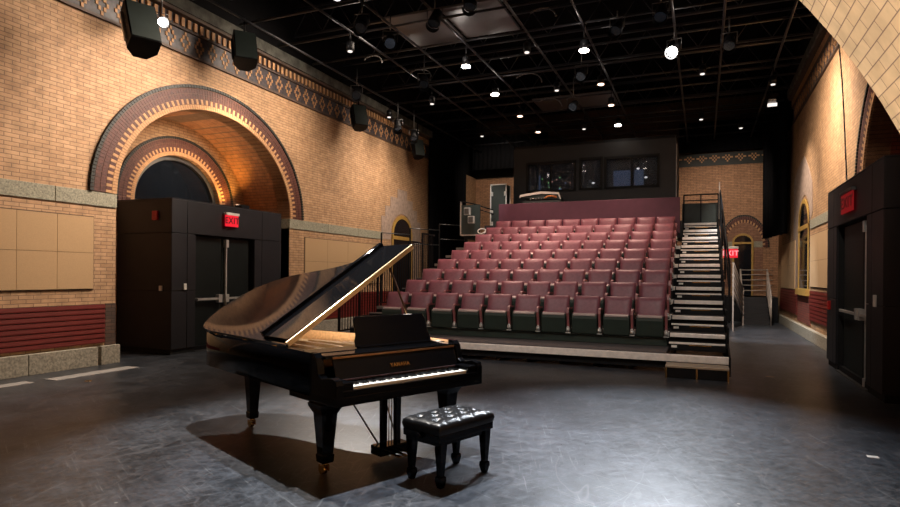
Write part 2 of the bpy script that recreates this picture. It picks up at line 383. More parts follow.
# far left window with its stepped stone surround
def gold_window(name, X, sgn, y0, y1, z0, zs, zt, ztr, mglass=M_glass):
    cy, r = (y0+y1)/2, (y1-y0)/2
    t = struct(MB().prism([(y0,z0),(y1,z0)]+arc(cy,zs,r,zt-zs,n=20), YZ(X), -sgn*.02, sgn*.022).build(name, mglass))
    fr = arc(cy,zs,r,zt-zs,n=20); fi = arc(cy,zs,r-.1,zt-zs-.12,n=20); b = MB()
    for i in range(20): b.prism([fr[i],fr[i+1],fi[i+1],fi[i]], YZ(X), 0, sgn*.04)
    for ya in (y0, y1-.1): b.box(*sorted((X, X+sgn*.04)), ya, ya+.1, z0, zs)
    b.box(*sorted((X, X+sgn*.045)), y0, y1, ztr-.06, ztr+.06); b.box(*sorted((X, X+sgn*.1)), y0-.03, y1+.03, z0-.06, z0+.12)
    f = b.build('window_frame', M_gold); f.parent = t; f.location = f.location-t.location
    return t
gold_window('window_2', XL, 1, 17.7, 19.2, .35, 2.95, 3.62, 2.84)
b = MB(); st = [(17.0,2.75),(17.0,3.5),(17.25,3.5),(17.25,3.85),(17.6,3.85),(17.6,4.2),(18.1,4.2),(18.1,4.5),(18.8,4.5),(18.8,4.2),(19.25,4.2),(19.25,3.9),(19.6,3.9),(19.6,3.5),(19.9,3.5),(19.9,2.75),(19.75,1.3),(19.25,1.3),(19.25,2.95)]
b.prism(st+arc(18.45,2.95,.8,.72)[1:-1]+[(17.65,2.95),(17.65,2.75)], YZ(XL), 0, .015); struct(b.build('trim_7', M_plaster))

# back wall
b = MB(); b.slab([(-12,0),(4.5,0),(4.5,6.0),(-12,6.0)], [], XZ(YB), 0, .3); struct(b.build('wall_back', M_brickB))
b = MB(); b.box(-12, 4.5, YB+.02, YB+.3, 6.0, ZC); struct(b.build('wall_back', M_darkbrick))
# (frieze on the back wall)
b = MB(); b.box(-10, 3, YB-.03, YB, 5.97, 6.45, 0)
x = -1.0
while x < 2.3:
    for dx, dz in ((-2,1),(2,1),(-1,0),(1,0),(0,-1),(-3,1),(3,1),(0,1),(1,2),(-1,2)): b.box(x+dx*.055-.027, x+dx*.055+.027, YB-.045, YB, 6.2+dz*.07-.03, 6.2+dz*.07+.03, 1)
    x += .46
struct(b.build('trim_8', [M_vblk, M_buff]))
# arch, ring and gold door of the back wall
b = MB(); cx, cz = 1.44, 2.75
for j in range(40):
    t0, t1 = PI*j/40, PI*(j+1)/40; g = (t1-t0)*.06
    pt = lambda t, r: (cx+r*cos(t), cz+r*1.45*sin(t))
    for r0, r1, mi in ((.66,.735,1 if j % 2 else 2),(.735,.82,2),(.825,.87,3)):
        b.prism([pt(t0+g,r0),pt(t0+g,r1),pt(t1-g,r1),pt(t1-g,r0)], XZ(YB), -.035, 0, mi)
struct(b.build('trim_9', [M_mortar, M_buff, M_vred, M_vblk]))
b = MB(); b.prism([(cx-.66,1.2),(cx+.66,1.2)]+[(cx+.66*cos(t),cz+.95*sin(t)) for t in [PI*i/24 for i in range(25)]], XZ(YB), -.02, 0)
b.prism([(cx-.64,2.75),(cx+.64,2.75),(cx+.64,2.98),(cx-.64,2.98)], XZ(YB), -.03, 0, 1); struct(b.build('trim_10', [brick('inner_arch_brick', (.30,.15,.09), (.24,.11,.065), (.1,.06,.04), 'xz'), M_stone]))
d = struct(MB().prism([(1.1,.9),(1.7,.9)]+[(1.4+.3*cos(t),2.95+.26*sin(t)) for t in [PI*i/16 for i in range(17)]], XZ(YB), -.05, -.02).build('door_1', M_glass))
b = MB()
for i in range(16):
    t0, t1 = PI*i/16, PI*(i+1)/16
    b.prism([(1.4+.3*cos(t0),2.95+.26*sin(t0)),(1.4+.3*cos(t1),2.95+.26*sin(t1)),(1.4+.37*cos(t1),2.95+.34*sin(t1)),(1.4+.37*cos(t0),2.95+.34*sin(t0))], XZ(YB), -.09, -.02)
for xa in (1.03, 1.7): b.box(xa, xa+.07, YB-.09, YB-.02, .9, 2.95)
b.box(1.1, 1.7, YB-.08, YB-.03, 2.88, 2.96)
f = b.build('door_frame', M_gold); f.parent = d; f.location = f.location-d.location

# right wall
RCY, RCZ = 10.15, 3.1
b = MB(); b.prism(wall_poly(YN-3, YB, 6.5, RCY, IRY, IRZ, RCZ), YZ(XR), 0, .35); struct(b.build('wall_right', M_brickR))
b = MB(); b.box(XR+.02, XR+.35, YN-3, YB, 6.5, ZC); struct(b.build('wall_right', M_sootwall))
b = MB(); b.box(3.9, 4.1, 7, 13.3, 0, 5.6); struct(b.build('wall_right', M_redbrick))
b = MB()
so = [(RCY+IRY,0)]+arc(RCY, RCZ, IRY, IRZ)+[(RCY-IRY,0)]
for (u0,v0),(u1,v1) in zip(so, so[1:]): b.add([(3.9,u0,v0),(3.9,u1,v1),(XR+.01,u1,v1),(XR+.01,u0,v0)], [(0,1,2,3)], 0, True)
struct(b.build('wall_right', brick('red_soffit', (.24,.06,.035), (.18,.04,.025), (.05,.02,.015), 'xz'), recalc=False))
ring('trim_11', XR, -1, RCY, RCZ, IRY, IRZ, ORY, ORZ, 62)
frieze('trim_12', XR, -1, 5.0, 21.6, 6.5)
band('trim_13', XR-.02, XR+.05, [(13.4,15.2),(15.21,18.2)], 2.88, 3.12, M_stone)
band('baseboard_right', XR-.11, XR+.05, [(13.1,15.0),(15.01,17.0),(17.01,19.3),(19.31,22),(22.01,25.6)], 0, .28, M_plinth)
gold_window('window_3', XR, -1, 18.35, 20.2, 1.18, 3.05, 3.8, 3.0)
acoustic(14.2, 18.15, 1.37, 2.7, XR, -1, 'beige wall panel on the right wall between dark entry box and gold-framed window', 3)
acoustic(20.9, 24.3, 1.25, 2.75, XR, -1, 'beige wall panel on the right wall beyond the gold-framed window', 2)
louvre(13.3, 18.1, .5, 1.27, XR, -1, 'dark red slatted cover on the right wall next to the dark entry box')
louvre(20.4, 24.6, .5, 1.22, XR, -1, 'dark red slatted cover on the right wall beyond the gold-framed window')
b = MB(); b.box(XR-.015, XR, 18.1, 20.4, .35, 1.12); struct(b.build('trim_14', M_redbrick))
b = MB(); b.prism([(17.9,3.3),(18.0,4.1),(18.6,4.6),(19.3,5.0),(20.4,4.9),(21.3,4.6),(21.5,1.2),(20.3,1.2),(20.25,3.1)]+arc(19.275,3.05,.98,.85)[1:-1]+[(18.3,3.1)], YZ(XR), -.012, 0); struct(b.build('trim_15', M_plaster))
pts = [(XR-.04, 14.6-.9*t, 6.5-3.2*t+.35*sin(t*PI)) for t in [i/14 for i in range(15)]]
tag(MB().tube(pts, .013).build('hanging_cable', M_black), 'black cable hanging down the right wall beside the brick arch', 'cable')

# near wall with the arch the camera stands in: thick brick vault, its right haunch enters the picture
def near_curve(g=0.0):
    R, xc, zc = 3.35+g, -2.26, .86
    p = [(xc+R, 0)]+[(xc+R*cos(t), zc+R*sin(t)) for t in [PI/2*i/30 for i in range(31)]]
    p += [(-5.8, zc+R)]+[(-5.8+R*cos(t), zc+R*sin(t)) for t in [PI/2+PI/2*i/16 for i in range(1,17)]]+[(-5.8-R, 0)]
    return p
nc = near_curve()
b = MB(); b.prism([(-12,0)]+near_curve(.012)[::-1]+[(4.5,0),(4.5,ZC),(-12,ZC)], XZ(YN), -.3, 0); struct(b.build('wall_front', M_brickB))
# vault surface uses running arc length so the courses are even
b = MB(); me_v = []; 
for (u0,v0),(u1,v1) in zip(nc, nc[1:]):
    b.add([(u0,YN-.001,v0),(u1,YN-.001,v1),(u1,-2,v1),(u0,-2,v0)], [(0,1,2,3)], 0, True)
vault = b.build('wall_front', M_soffit, recalc=False); struct(vault)
me = vault.data; uvl = me.uv_layers.new(name='vault'); ln = {}
acc = 0; L = [0]
for (u0,v0),(u1,v1) in zip(nc, nc[1:]): acc += math.hypot(u1-u0, v1-v0); L.append(acc)
for p in me.polygons:
    for li in p.loop_indices:
        co = me.vertices[me.loops[li].vertex_index].co+vault.location
        k = min(range(len(nc)), key=lambda i: (nc[i][0]-co.x)**2+(nc[i][1]-co.z)**2)
        uvl.data[li].uv = (co.y, L[k])
nt = M_soffit.node_tree
uvn = nt.nodes.new('ShaderNodeUVMap'); uvn.uv_map = 'vault'
br = [n for n in nt.nodes if n.type == 'TEX_BRICK'][0]; nt.links.new(uvn.outputs[0], br.inputs['Vector'])
b = MB(); b.box(-12, 4.5, -2.2, -2, 0, ZC); struct(b.build('wall_front', M_brickB))

# ------------------------------------------------------------------ drapes
def drape(name, pts, z0, z1, label, amp=.07, fold=.28):
    b = MB(); P = []
    for (x0,y0),(x1,y1) in zip(pts, pts[1:]):
        Ln = math.hypot(x1-x0,y1-y0); n = int(Ln/.05); nx, ny = -(y1-y0)/Ln, (x1-x0)/Ln
        for i in range(n+1):
            s = i/n; w = amp*sin(2*PI*s*Ln/fold)+amp*.4*sin(2*PI*s*Ln/(fold*2.7)+1)
            P.append((x0+(x1-x0)*s+nx*w, y0+(y1-y0)*s+ny*w))
    vs = []
    for z in (z0, (z0+z1)/2, z1): vs += [(x, y, z) for x, y in P]
    n = len(P); b.add(vs, [(k*n+i, k*n+i+1, (k+1)*n+i+1, (k+1)*n+i) for k in range(2) for i in range(n-1)], 0, True)
    o = b.build(name, M_curtain); s = o.modifiers.new('solid', 'SOLIDIFY'); s.thickness = .015
    return tag(o, label, 'curtain')
drape('stage_curtain', [(XL+.2,20.35),(-9.35,23.8)], .05, 7.6, 'tall black velour drape hanging at the far end of the left wall')
drape('stage_curtain', [(2.02,24.6),(2.35,21.7),(2.35,21.5)], 3.0, 7.6, 'tall black velour drape hanging at the far right corner')
drape('border_drape', [(-9.2,24.2),(-5.9,24.2)], 6.1, 7.5, 'black border drape hanging high above the far left corner', .04, .2)
drape('border_drape', [(-.9,25.2),(2.0,25.2)], 6.45, 7.6, 'black border drape hanging high above the far right archway', .04, .2)

# ------------------------------------------------------------------ entry boxes
def push_bar(parent, X, sgn, y0, y1, z, latch):
    b = MB(); b.box(*sorted((X+sgn*.05, X+sgn*.085)), y0, y1, z-.02, z+.025); b.box(*sorted((X, X+sgn*.05)), y0, y0+.05, z-.03, z+.03)
    b.box(*sorted((X, X+sgn*.09)), latch-.05, latch+.05, z-.08, z+.09); b.build('push_bar', M_steel, parent, bevel=.004)
def vestibule(name, X, sgn, Xb, y0, y1, top, d0, d1, dm, dt, hz, label, rod_y):
    t = empty(name, ((X+Xb)/2, (y0+y1)/2, 0), label, 'entry vestibule'); ox, oy = (X+Xb)/2, (y0+y1)/2
    fx, bx = X-ox, Xb-ox; a0, a1 = y0-oy, y1-oy; e0, e1, em = d0-oy, d1-oy, dm-oy
    bxr = lambda b,u,v,*r: b.box(*sorted((u,v)),*r)
    b = MB(); bxr(b, fx-sgn*.03, bx, a0+.02, e0, .0, top-.02); bxr(b, fx-sgn*.03, bx, e1, a1-.02, 0, top-.02); bxr(b, fx-sgn*.03, bx, e0, e1, dt, top-.02); bxr(b, fx-sgn*.16, bx, e0, e1, 0, dt); b.build('carcass', M_seam, t)
    def pan(u0,u1,v0,v1): b = MB(); bxr(b, fx-sgn*.03, fx, u0+.006, u1-.006, v0+.006, v1-.006); b.build('facing_panel', M_booth, t, bevel=.003)
    hs = [.1, hz, dt, top]
    sp = (a1-a0)
    e0b = e0-.22 if sgn > 0 else e0-.28
    for i in range(2):
        pan(a0, e0b, hs[i], hs[i+1]); pan(e0b, e0, hs[i], hs[i+1]); pan(e1, e1+.25, hs[i], hs[i+1]); pan(e1+.25, a1, hs[i], hs[i+1])
    for u0, u1 in ((a0,e0b),(e0b,e1+.25),(e1+.25,a1)): pan(u0, u1, dt, top)
    for yy, sg in ((a0,-1),(a1,1)):        # side faces
        xs = [fx, bx]
        for k in range(1):
            for i in range(3):
                b = MB(); b.box(*sorted((xs[k]-sgn*.006, xs[k+1]+sgn*.006)), *sorted((yy, yy-sg*.02)), hs[i]+.006, hs[i+1]-.006); b.build('side_panel', M_booth, t, bevel=.003)
    b = MB(); bxr(b, fx-sgn*.05, bx, a0+.03, a1-.03, 0, .1); b.build('kick_base', M_black, t)
    b = MB(); bxr(b, fx, bx, a0, a1, top, top+.02); b.build('top_panel', M_booth, t)
    for u0, u1, lat in ((e0+.02,em-.01,em-.1),(em+.01,e1-.1,em+.1)):
        b = MB(); bxr(b, fx-sgn*.14, fx-sgn*.10, u0, u1, .02, dt-.03); d = b.build('door', M_boothd, t, bevel=.004)
        push_bar(d, fx-sgn*.10, sgn, u0+.06, u1-.06, 1.05, lat)
    b = MB(); bxr(b, fx-sgn*.10, fx-sgn*.05, rod_y-oy-.018, rod_y-oy+.018, .12, dt-.12); bxr(b, fx-sgn*.10, fx-sgn*.02, rod_y-oy-.04, rod_y-oy+.04, dt-.22, dt-.06); bxr(b, fx-sgn*.1, fx-sgn*.03, rod_y-oy-.03, rod_y-oy+.03, .02, .14)
    b.build('vertical_latch_rod', M_steel, t, bevel=.003)
    b = MB(); bxr(b, fx-sgn*.09, fx-sgn*.0, e0, e1, 0, .015); b.build('threshold', M_dsteel, t)
    return t
vestibule('entry_vestibule', -9.45, 1, -10.95, 8.58, 11.84, 3.03, 9.18, 10.9, 9.98, 2.37, 1.24, 'charcoal panelled entry box with double doors inside the large left brick arch', 10.08)
vestibule('entry_vestibule', 2.13, -1, 2.58, 9.25, 13.02, 3.16, 10.12, 12.2, 10.75, 2.5, 1.24, 'charcoal panelled entry box with double doors at the right edge', 10.42)
def exit_sign(loc, rz, w, h, label, dim=False, letters=True):
    t = empty('exit_sign', loc, label, 'exit sign', rz=rz)
    m = M_signred_dim if dim else M_signred
    b = MB(); b.box(-w/2-.01, w/2+.01, -.035, .04, h, h+.055); b.build('housing', M_white if not dim else M_dsteel, t, bevel=.006)
    b = MB(); b.box(-w/2, w/2, -.012, .012, 0, h); b.build('red_panel', m, t, bevel=.003)
    text('lettering', 'EXIT', h*.78, Matrix.Translation((0,-.014,h*.5)) @ Matrix.Rotation(PI/2,4,'X') @ Matrix.Diagonal((w/h*.62,1,1,1)), M_letter_d if (dim or not letters) else M_letter, t)
    return t
exit_sign((-9.40, 10.12, 2.60), PI/2, .38, .24, 'lit red exit sign with white top on the left entry box', letters=False)
exit_sign((2.09, 11.17, 2.64), -PI/2, .80, .30, 'red exit sign above the doors of the right entry box', dim=True)
ex = exit_sign((.57, 15.0, 2.04), 0, .30, .20, 'lit red exit sign hanging to the right of the aisle stair')
MB().cyl((0,.01,.1),(-.10,.01,.1),.012).build('bracket', M_black, ex)
def small(name, x0,x1,y0,y1,z0,z1, m, label, cat, bev=.006): return tag(MB().box(x0,x1,y0,y1,z0,z1).build(name, m, bevel=bev), label, cat)
small('fire_strobe', -9.93,-9.80, 8.53,8.58, 2.62,2.80, M_redstrobe, 'small red fire alarm strobe on the side of the left entry box', 'fire alarm')
small('wall_outlet', -9.76,-9.68, 8.556,8.58, 1.24,1.34, M_white, 'white outlet plate on the side face of the left entry box', 'outlet')
small('card_reader', -9.45,-9.42, 8.86,8.93, 1.26,1.38, M_white, 'white card reader on the front of the left entry box', 'card reader')
small('card_reader', 2.10,2.13, 9.55,9.63, 1.22,1.38, M_white, 'white card reader on the front of the right entry box', 'card reader')
small('fire_pull_station', 2.09,2.13, 12.66,12.78, 1.03,1.19, M_redstrobe, 'small dark red pull station on the right entry box', 'fire alarm')

# ------------------------------------------------------------------ telescopic seating
Y0, Z0, D, R = 10.6, .335, .806, .262
SXL, SXR = -6.55, -.56
deckY = lambda i: Y0+D*i+(.28 if i else 0)
seating = empty('seating_platform', (-3.5, 14.5, 0), 'stepped black seating platform with pale metal edges under the burgundy seats', 'seating platform')
so_ = Vector((3.5, -14.5, 0))
def sb(b): b.v = [tuple(Vector(v)+so_) for v in b.v]; return b
for i in range(9):
    z = Z0+R*i; y1 = deckY(i+1) if i < 8 else 18.3
    b = MB(); b.box(SXL if i else SXL-.45, SXR, deckY(i)+.03, y1+.1, z-.09, z); sb(b).build('deck', M_tread if i else mat('front_deck', (.08,.07,.07), .5), seating)
    b = MB(); b.box(SXL if i else SXL-.45, SXR if i else .39, deckY(i)-.02, deckY(i)+.05, z-(.14 if i == 0 else .08), z+(-.02 if i == 0 else .004)); sb(b).build('nosing', M_nose, seating, bevel=.006)
    b = MB(); b.box(SXL, SXR, deckY(i)+.06, deckY(i)+.09, max(z-R+.0,.0), z-.07); sb(b).build('riser', M_black, seating)
b = MB()
for k in range(11): b.box(SXL+k*.6-.03, SXL+k*.6+.03, Y0+.15, 18.2, .02, .1)
sb(b).build('undercarriage', M_black, seating)
b = MB(); b.box(SXL-.05, SXR, 18.52, 20.6, Z0+R*8+.3, Z0+R*11); sb(b).build('rear_deck', M_tread, seating)
b = MB(); b.box(SXL-.02, SXL+.01, Y0+.5, 18.5, .02, .3)
for i in range(9): b.box(SXL-.02, SXL+.01, deckY(i)+.1, 18.4, Z0+R*(i-1)-.02, Z0+R*i-.09)
sb(b).build('side_skirt', M_black, seating)

# one seat, then copies
def make_seat():
    t = empty('auditorium_seat', (0,0,0), '', 'seat', 'burgundy seats in nine rows')
    # curved padded back
    b = MB(); nx, nz = 10, 8; W = .503
    front, back = [], []
    for j in range(nz+1):
        s = j/nz; z = .47+.413*s; y = .02+.10*s+.02*s*s
        for i in range(nx+1):
            u = i/nx*2-1; ww = W/2*(1-.035*(1-s))*(1 if s < .9 else 1-.02*(s-.9)/.1)
            x = u*ww; edge = (abs(u)**6); pad = .035*(1-edge)*(1-abs(2*s-1)**8)
            front.append((x, y-.02-pad-.012*(-u*u), z)); back.append((x, y+.035+.01*(1-u*u), z-.004))
    n = nx+1; F = lambda o_: [(o_+j*n+i, o_+j*n+i+1, o_+(j+1)*n+i+1, o_+(j+1)*n+i) for j in range(nz) for i in range(nx)]
    b.add(front+back, F(0)+F(len(front)), 0, True)
    m_ = len(front)
    b.add(front+back, [(i,i+1,m_+i+1,m_+i) for i in range(nx)]+[(nz*n+i,nz*n+i+1,m_+nz*n+i+1,m_+nz*n+i) for i in range(nx)]+[(j*n,(j+1)*n,m_+(j+1)*n,m_+j*n) for j in range(nz)]+[(j*n+nx,(j+1)*n+nx,m_+(j+1)*n+nx,m_+j*n+nx) for j in range(nz)], 0, True)
    b.build('backrest', M_fabric, t)
    # folded-up seat: padded cushion behind a dark moulded shell with a pale lip
    prof = [(-.11,.15),(-.155,.18),(-.185,.46),(-.175,.530),(-.145,.55),(-.10,.525),(-.06,.30),(-.07,.17)]
    MB().prism(prof, (lambda u,v,d: (d,u,v)), -.238, .238, 0).build('seat_shell', M_shell, t, bevel=.02, seg=3)
    MB().prism([(-.10,.22),(-.125,.51),(-.115,.570),(-.07,.575),(-.03,.54),(-.03,.22)], (lambda u,v,d: (d,u,v)), -.234, .234, 0).build('seat_cushion', M_fabric, t, bevel=.02, seg=3)
    MB().prism([(-.190,.512),(-.186,.540),(-.160,.556),(-.130,.558),(-.130,.549),(-.155,.547),(-.172,.530),(-.178,.510)], (lambda u,v,d: (d,u,v)), -.21, .21, 0).build('seat_lip', mat('lip_grey', (.30,.23,.21), .4), t, bevel=.004)
    for sx in (-1, 1):
        if sx < 0: continue
        x = .285*1.0
        b = MB(); pr = [(.10,.62),(-.14,.635),(-.185,.61),(-.20,.56),(-.15,.42),(-.12,.24),(-.145,.235),(-.19,.42),(-.24,.56),(-.22,.64),(-.15,.668),(.10,.655)]
        b.prism(pr, (lambda u,v,d: (x+d,u,v)), -.022, .022); b.build('armrest', M_armpad, t, bevel=.008)
        b = MB(); b.box(x-.012,x+.012,-.12,.10,.22,.62); b.box(x-.015,x+.015,-.02,.05,.0,.24); b.build('stanchion', M_shell, t, bevel=.004)
        b = MB(); b.cyl((x-.03,-.16,.245),(x+.03,-.16,.245),.036,n=10); b.box(x-.045,x+.045,-.20,-.12,.175,.19); b.ell((x,-.17,.28),(.022,.022,.03),8,6); b.build('hinge_bracket', M_steel, t, bevel=0)
    b = MB(); b.box(-.285,.285,.0,.10,.05,.16); b.build('support_beam', M_shell, t)
    return t
ordn = ['front','second','third','fourth','fifth','sixth','seventh','eighth','back']
colw = ['leftmost','second from the left','third from the left','fourth from the left','fifth from the left','fifth from the right','fourth from the right','third from the right','second from the right','rightmost']
proto = make_seat(); first = True
for r in range(9):
    xl, xr = -6.47+.045*r, -.59-.016*r; p = (xr-xl)/10
    for k in range(10):
        o = proto if first else dup(proto)
        first = False
        o.location = (xl+p*(k+.5), Y0+D*r+1.0, Z0+R*r); o.rotation_euler.z = random.uniform(-.012,.012)
        side = ''
        if r == 0 and k == 0: side = ', partly behind the raised piano lid prop'
        if k == 9: side = ', beside the aisle stair'
        o['label'] = 'burgundy folding auditorium seat, %s in the %s row%s' % (colw[k], ordn[r], side)
bpy.context.view_layer.update()
b = MB(); b.box(SXL+.02, SXR-.03, Y0+.93, Y0+.96, Z0+.01, Z0+.15); sb(b).build('front_skirt', M_shell, seating)

# aisle stair on the right side of the seats
def stair(name, x0, x1, rows, label, yoff=0.0, half=True, light=True, M_nose=M_nose):
    yb = Y0+D*rows[0]
    t = empty(name, ((x0+x1)/2, yb, 0), label, 'stair'); ox = (x0+x1)/2; a, c = x0-ox, x1-ox
    for i in rows:
        y = Y0+D*i+yoff-yb; z = Z0+R*i
        if i > 0:
            b = MB(); b.box(a, c, y, y+D+.02, z-.05, z-.002); b.build('tread', M_tread, t)
            b = MB(); b.box(a+.02, c-.03, y-.025, y+.06, z-.068, z+.003); b.build('nosing', M_nose, t, bevel=.006)
            b = MB(); b.box(a, c, y+.05, y+.08, z-R, z-.05); b.build('riser', M_black, t)
        if half and i < rows[-1]:      # intermediate half step
            yh, zh = y+D*.5+.04, z+R*.5
            b = MB(); b.box(a+.02, c-.03, yh, yh+D*.5-.04, z, zh-.012); b.build('half_step', M_black, t)
            b = MB(); b.box(a+.02, c-.04, yh-.012, yh+.06, zh-.022, zh+.006); b.build('half_step_edge', M_nose, t, bevel=.003)
            if light:
                b = MB(); b.box(a+.06, a+.15, yh-.006, yh, zh-.085, zh-.045); b.build('row_tag', M_white, t)
                b = MB(); b.box(-.13, .22, yh-.008, yh, zh-.045, zh-.028); b.build('step_light', M_brass, t)
    return t
st_ = stair('aisle_stair', -.555, .39, list(range(0,12)), 'black aisle stair with pale metal step edges to the right of the seats')
b = MB()
pr = [(0,0)]+[(0,.30)]
for i in range(1,12): pr += [(D*i-.02, Z0+R*(i-1)+.12),(D*i-.02, Z0+R*i+.12)]
pr += [(D*11+1.2, Z0+R*11+.12),(D*11+1.2,0)]
b.prism(pr, (lambda u,v,d: (d,u,v)), .475, .505); b.build('side_panel', M_black, st_)
b = MB(); b.box(-.55, .5, D*11+1.15, D*11+1.2, Z0+R*11-.3, Z0+R*11+.72); b.build('landing_panel', M_case, st_)
# low gold-edged first step
fs = empty('portable_step', (-.08, 10.28, 0), 'low black step with gold edging at the foot of the aisle stair', 'step')
MB().box(-.45,.45,-.17,.17,.0,.185).build('body', M_black, fs)
b = MB(); b.box(-.46,.46,-.19,-.165,.165,.20); b.box(-.46,.46,-.165,.17,.185,.20); b.build('top_edge', mat('worn_gold_edge', (.45,.36,.26), .4, metal=.5), fs, bevel=.004)
for x in (-.46,-.01,.435): MB().box(x,x+.025,-.19,-.165,0,.165).build('edge_strip', M_brass, fs)
# railing on the stair's outer side
hr = empty('stair_handrail', (.45, Y0, 0), 'black metal handrail along the outer side of the aisle stair', 'handrail')
b = MB(); top = []
for i in range(2,12):
    y = D*i; z = Z0+R*i
    if i % 3 == 2 or i == 11: MB().box(-.02,.02,y-.02,y+.02,z-.1,z+.95).build('post', M_black, hr)
for hh in (.95,.55): MB().tube([(0,D*2,Z0+R*2+hh),(0,D*11,Z0+R*11+hh)], .02).build('rail', M_black, hr)
b = MB(); b.prism([(D*8,Z0+R*8+.1),(D*11+.05,Z0+R*11+.1),(D*11+.05,Z0+R*11+.95),(D*8,Z0+R*8+.5)], (lambda u,v,d:(d,u,v)), -.012,.012); b.build('mesh_infill', M_black, hr)
MB().box(-.035,-.005,D*11-.05,D*11-.0,Z0+R*11+.1,Z0+R*11+1.2).build('pale_post', M_alu, hr)
lr = empty('landing_guardrail', (-.08, 20.5, Z0+R*11), 'black horizontal guardrail across the top of the aisle stair', 'guardrail')
for x in (-.5,.0,.5): MB().box(x-.018,x+.018,-.018,.018,0,.98).build('post', M_black, lr)
for z in (.98,.80): MB().tube([(-.5,0,z),(.5,0,z)],.018).build('rail', M_black, lr)

# left aisle stair and baluster railing
stair('aisle_stair', -7.0, -6.57, list(range(0,9)), 'narrow black side stair along the left end of the seat rows', half=True, light=False, M_nose=mat('dull_nosing', (.12,.10,.085), .5))
rl = empty('baluster_railing', (-7.04, Y0, 0), 'black baluster railing stepping up along the left side of the seats', 'railing')
for i in range(0,6):
    z = Z0+R*i; ya, yb = D*i*1.0+.12, D*(i+1)+.10
    b = MB(); n = 7
    for k in range(1,n): b.box(-.008,.008,ya+(yb-ya)*k/n-.008,ya+(yb-ya)*k/n+.008,z+.06,z+1.06)
    b.build('balusters', M_black, rl)
    MB().box(-.02,.02,ya,yb,z+1.05,z+1.09).build('rail', M_black, rl); MB().box(-.015,.015,ya,yb,z+.05,z+.08).build('rail', M_black, rl)
    MB().box(-.022,.022,ya-.022,ya+.022,z-.25 if i else 0,z+1.09).build('post', M_black, rl)
r2 = empty('guard_fence', (-8.3, 19.1, 0), 'black guard fence on the raised left landing in front of the tall curtain', 'railing')
for k,(x,y) in enumerate([(-1.0,-2.6),(-.5,-1.6),(0.1,-.6),(.75,.3),(.85,1.2)]):
    z = 1.9+.2*k if k < 4 else 2.9
    MB().box(x-.02,x+.02,y-.02,y+.02,0,z+1.0).build('post', M_black, r2)
P_ = [(-1.0,-2.6),(-.5,-1.6),(0.1,-.6),(.75,.3),(.85,1.2)]
for k,((xa,ya),(xb,yb)) in enumerate(zip(P_,P_[1:])):
    z = 1.9+.2*k
    for hh in (1.0,.5): MB().tube([(xa,ya,z+hh),(xb,yb,z+hh)],.016).build('rail', M_dsteel, r2)

# maroon partition and the control booth
part = tag(MB().box(-6.08,-.62,18.42,18.5,2.85,3.89).build('rear_partition', M_purple, bevel=.01), 'maroon partition wall behind the back row of seats', 'partition')
cb = empty('control_booth', (-3.4, 19.8, Z0+R*11), 'dark grey control booth with three windows above the maroon partition', 'control booth')
fz = lambda z: z-(Z0+R*11)
wins = [(-5.52,-3.92,4.44,5.37),(-3.72,-3.06,4.45,5.42),(-2.92,-1.32,4.45,5.40)]
M_cb = mat('booth_grey', (.017,.018,.019), .6, var=.1, scale=3)
b = MB(); b.slab([(-6.01+3.4,fz(3.217)),(-.80+3.4,fz(3.217)),(-.80+3.4,fz(5.91)),(-6.01+3.4,fz(5.91))], [[(a+3.4,fz(c)),(e+3.4,fz(c)),(e+3.4,fz(f_)),(a+3.4,fz(f_))] for a,e,c,f_ in wins], (lambda u,v,d:(u,d,v)), 0, .12); b.build('front_wall', M_cb, cb)
b = MB(); b.box(-2.61,-2.49,.12,2.6,0,fz(5.91)); b.box(2.48,2.6,.12,2.6,0,fz(5.91)); b.box(-2.61,2.6,2.5,2.6,0,fz(5.91)); b.build('side_walls', M_cb, cb)
MB().box(-2.61,2.6,0,2.6,fz(5.91),fz(6.0)).build('roof', M_black, cb)
MB().box(2.605,2.63,-.02,.02,fz(3.9),fz(5.7)).build('pale_conduit', mat('conduit_grey', (.3,.3,.32), .4), cb)
for a,e,c,f_ in wins:
    f = MB(); x0,x1,z0,z1 = a+3.4,e+3.4,fz(c),fz(f_)
    for q in ((x0-.05,x0+.03,z0-.05,z1+.05),(x1-.03,x1+.05,z0-.05,z1+.05),(x0,x1,z0-.05,z0+.03),(x0,x1,z1-.03,z1+.05)): f.box(q[0],q[1],-.03,.05,q[2],q[3])
    if e-a > 1: f.box((x0+x1)/2-.02,(x0+x1)/2+.02,-.01,.04,z0,z1)
    fo = f.build('window_frame', M_seam, cb)
    g = MB(); g.box(x0,x1,.05,.06,z0,z1)
    gm = MATS.get('booth_glass')
    if not gm:
        gm, nt, N, L, bs = nodes_of('booth_glass'); bs.inputs['Base Color'].default_value = (.5,.55,.65,1); bs.inputs['Transmission Weight'].default_value = .92; bs.inputs['Roughness'].default_value = .02; bs.inputs['IOR'].default_value = 1.2; MATS['booth_glass'] = gm
    g.build('pane', gm, cb)
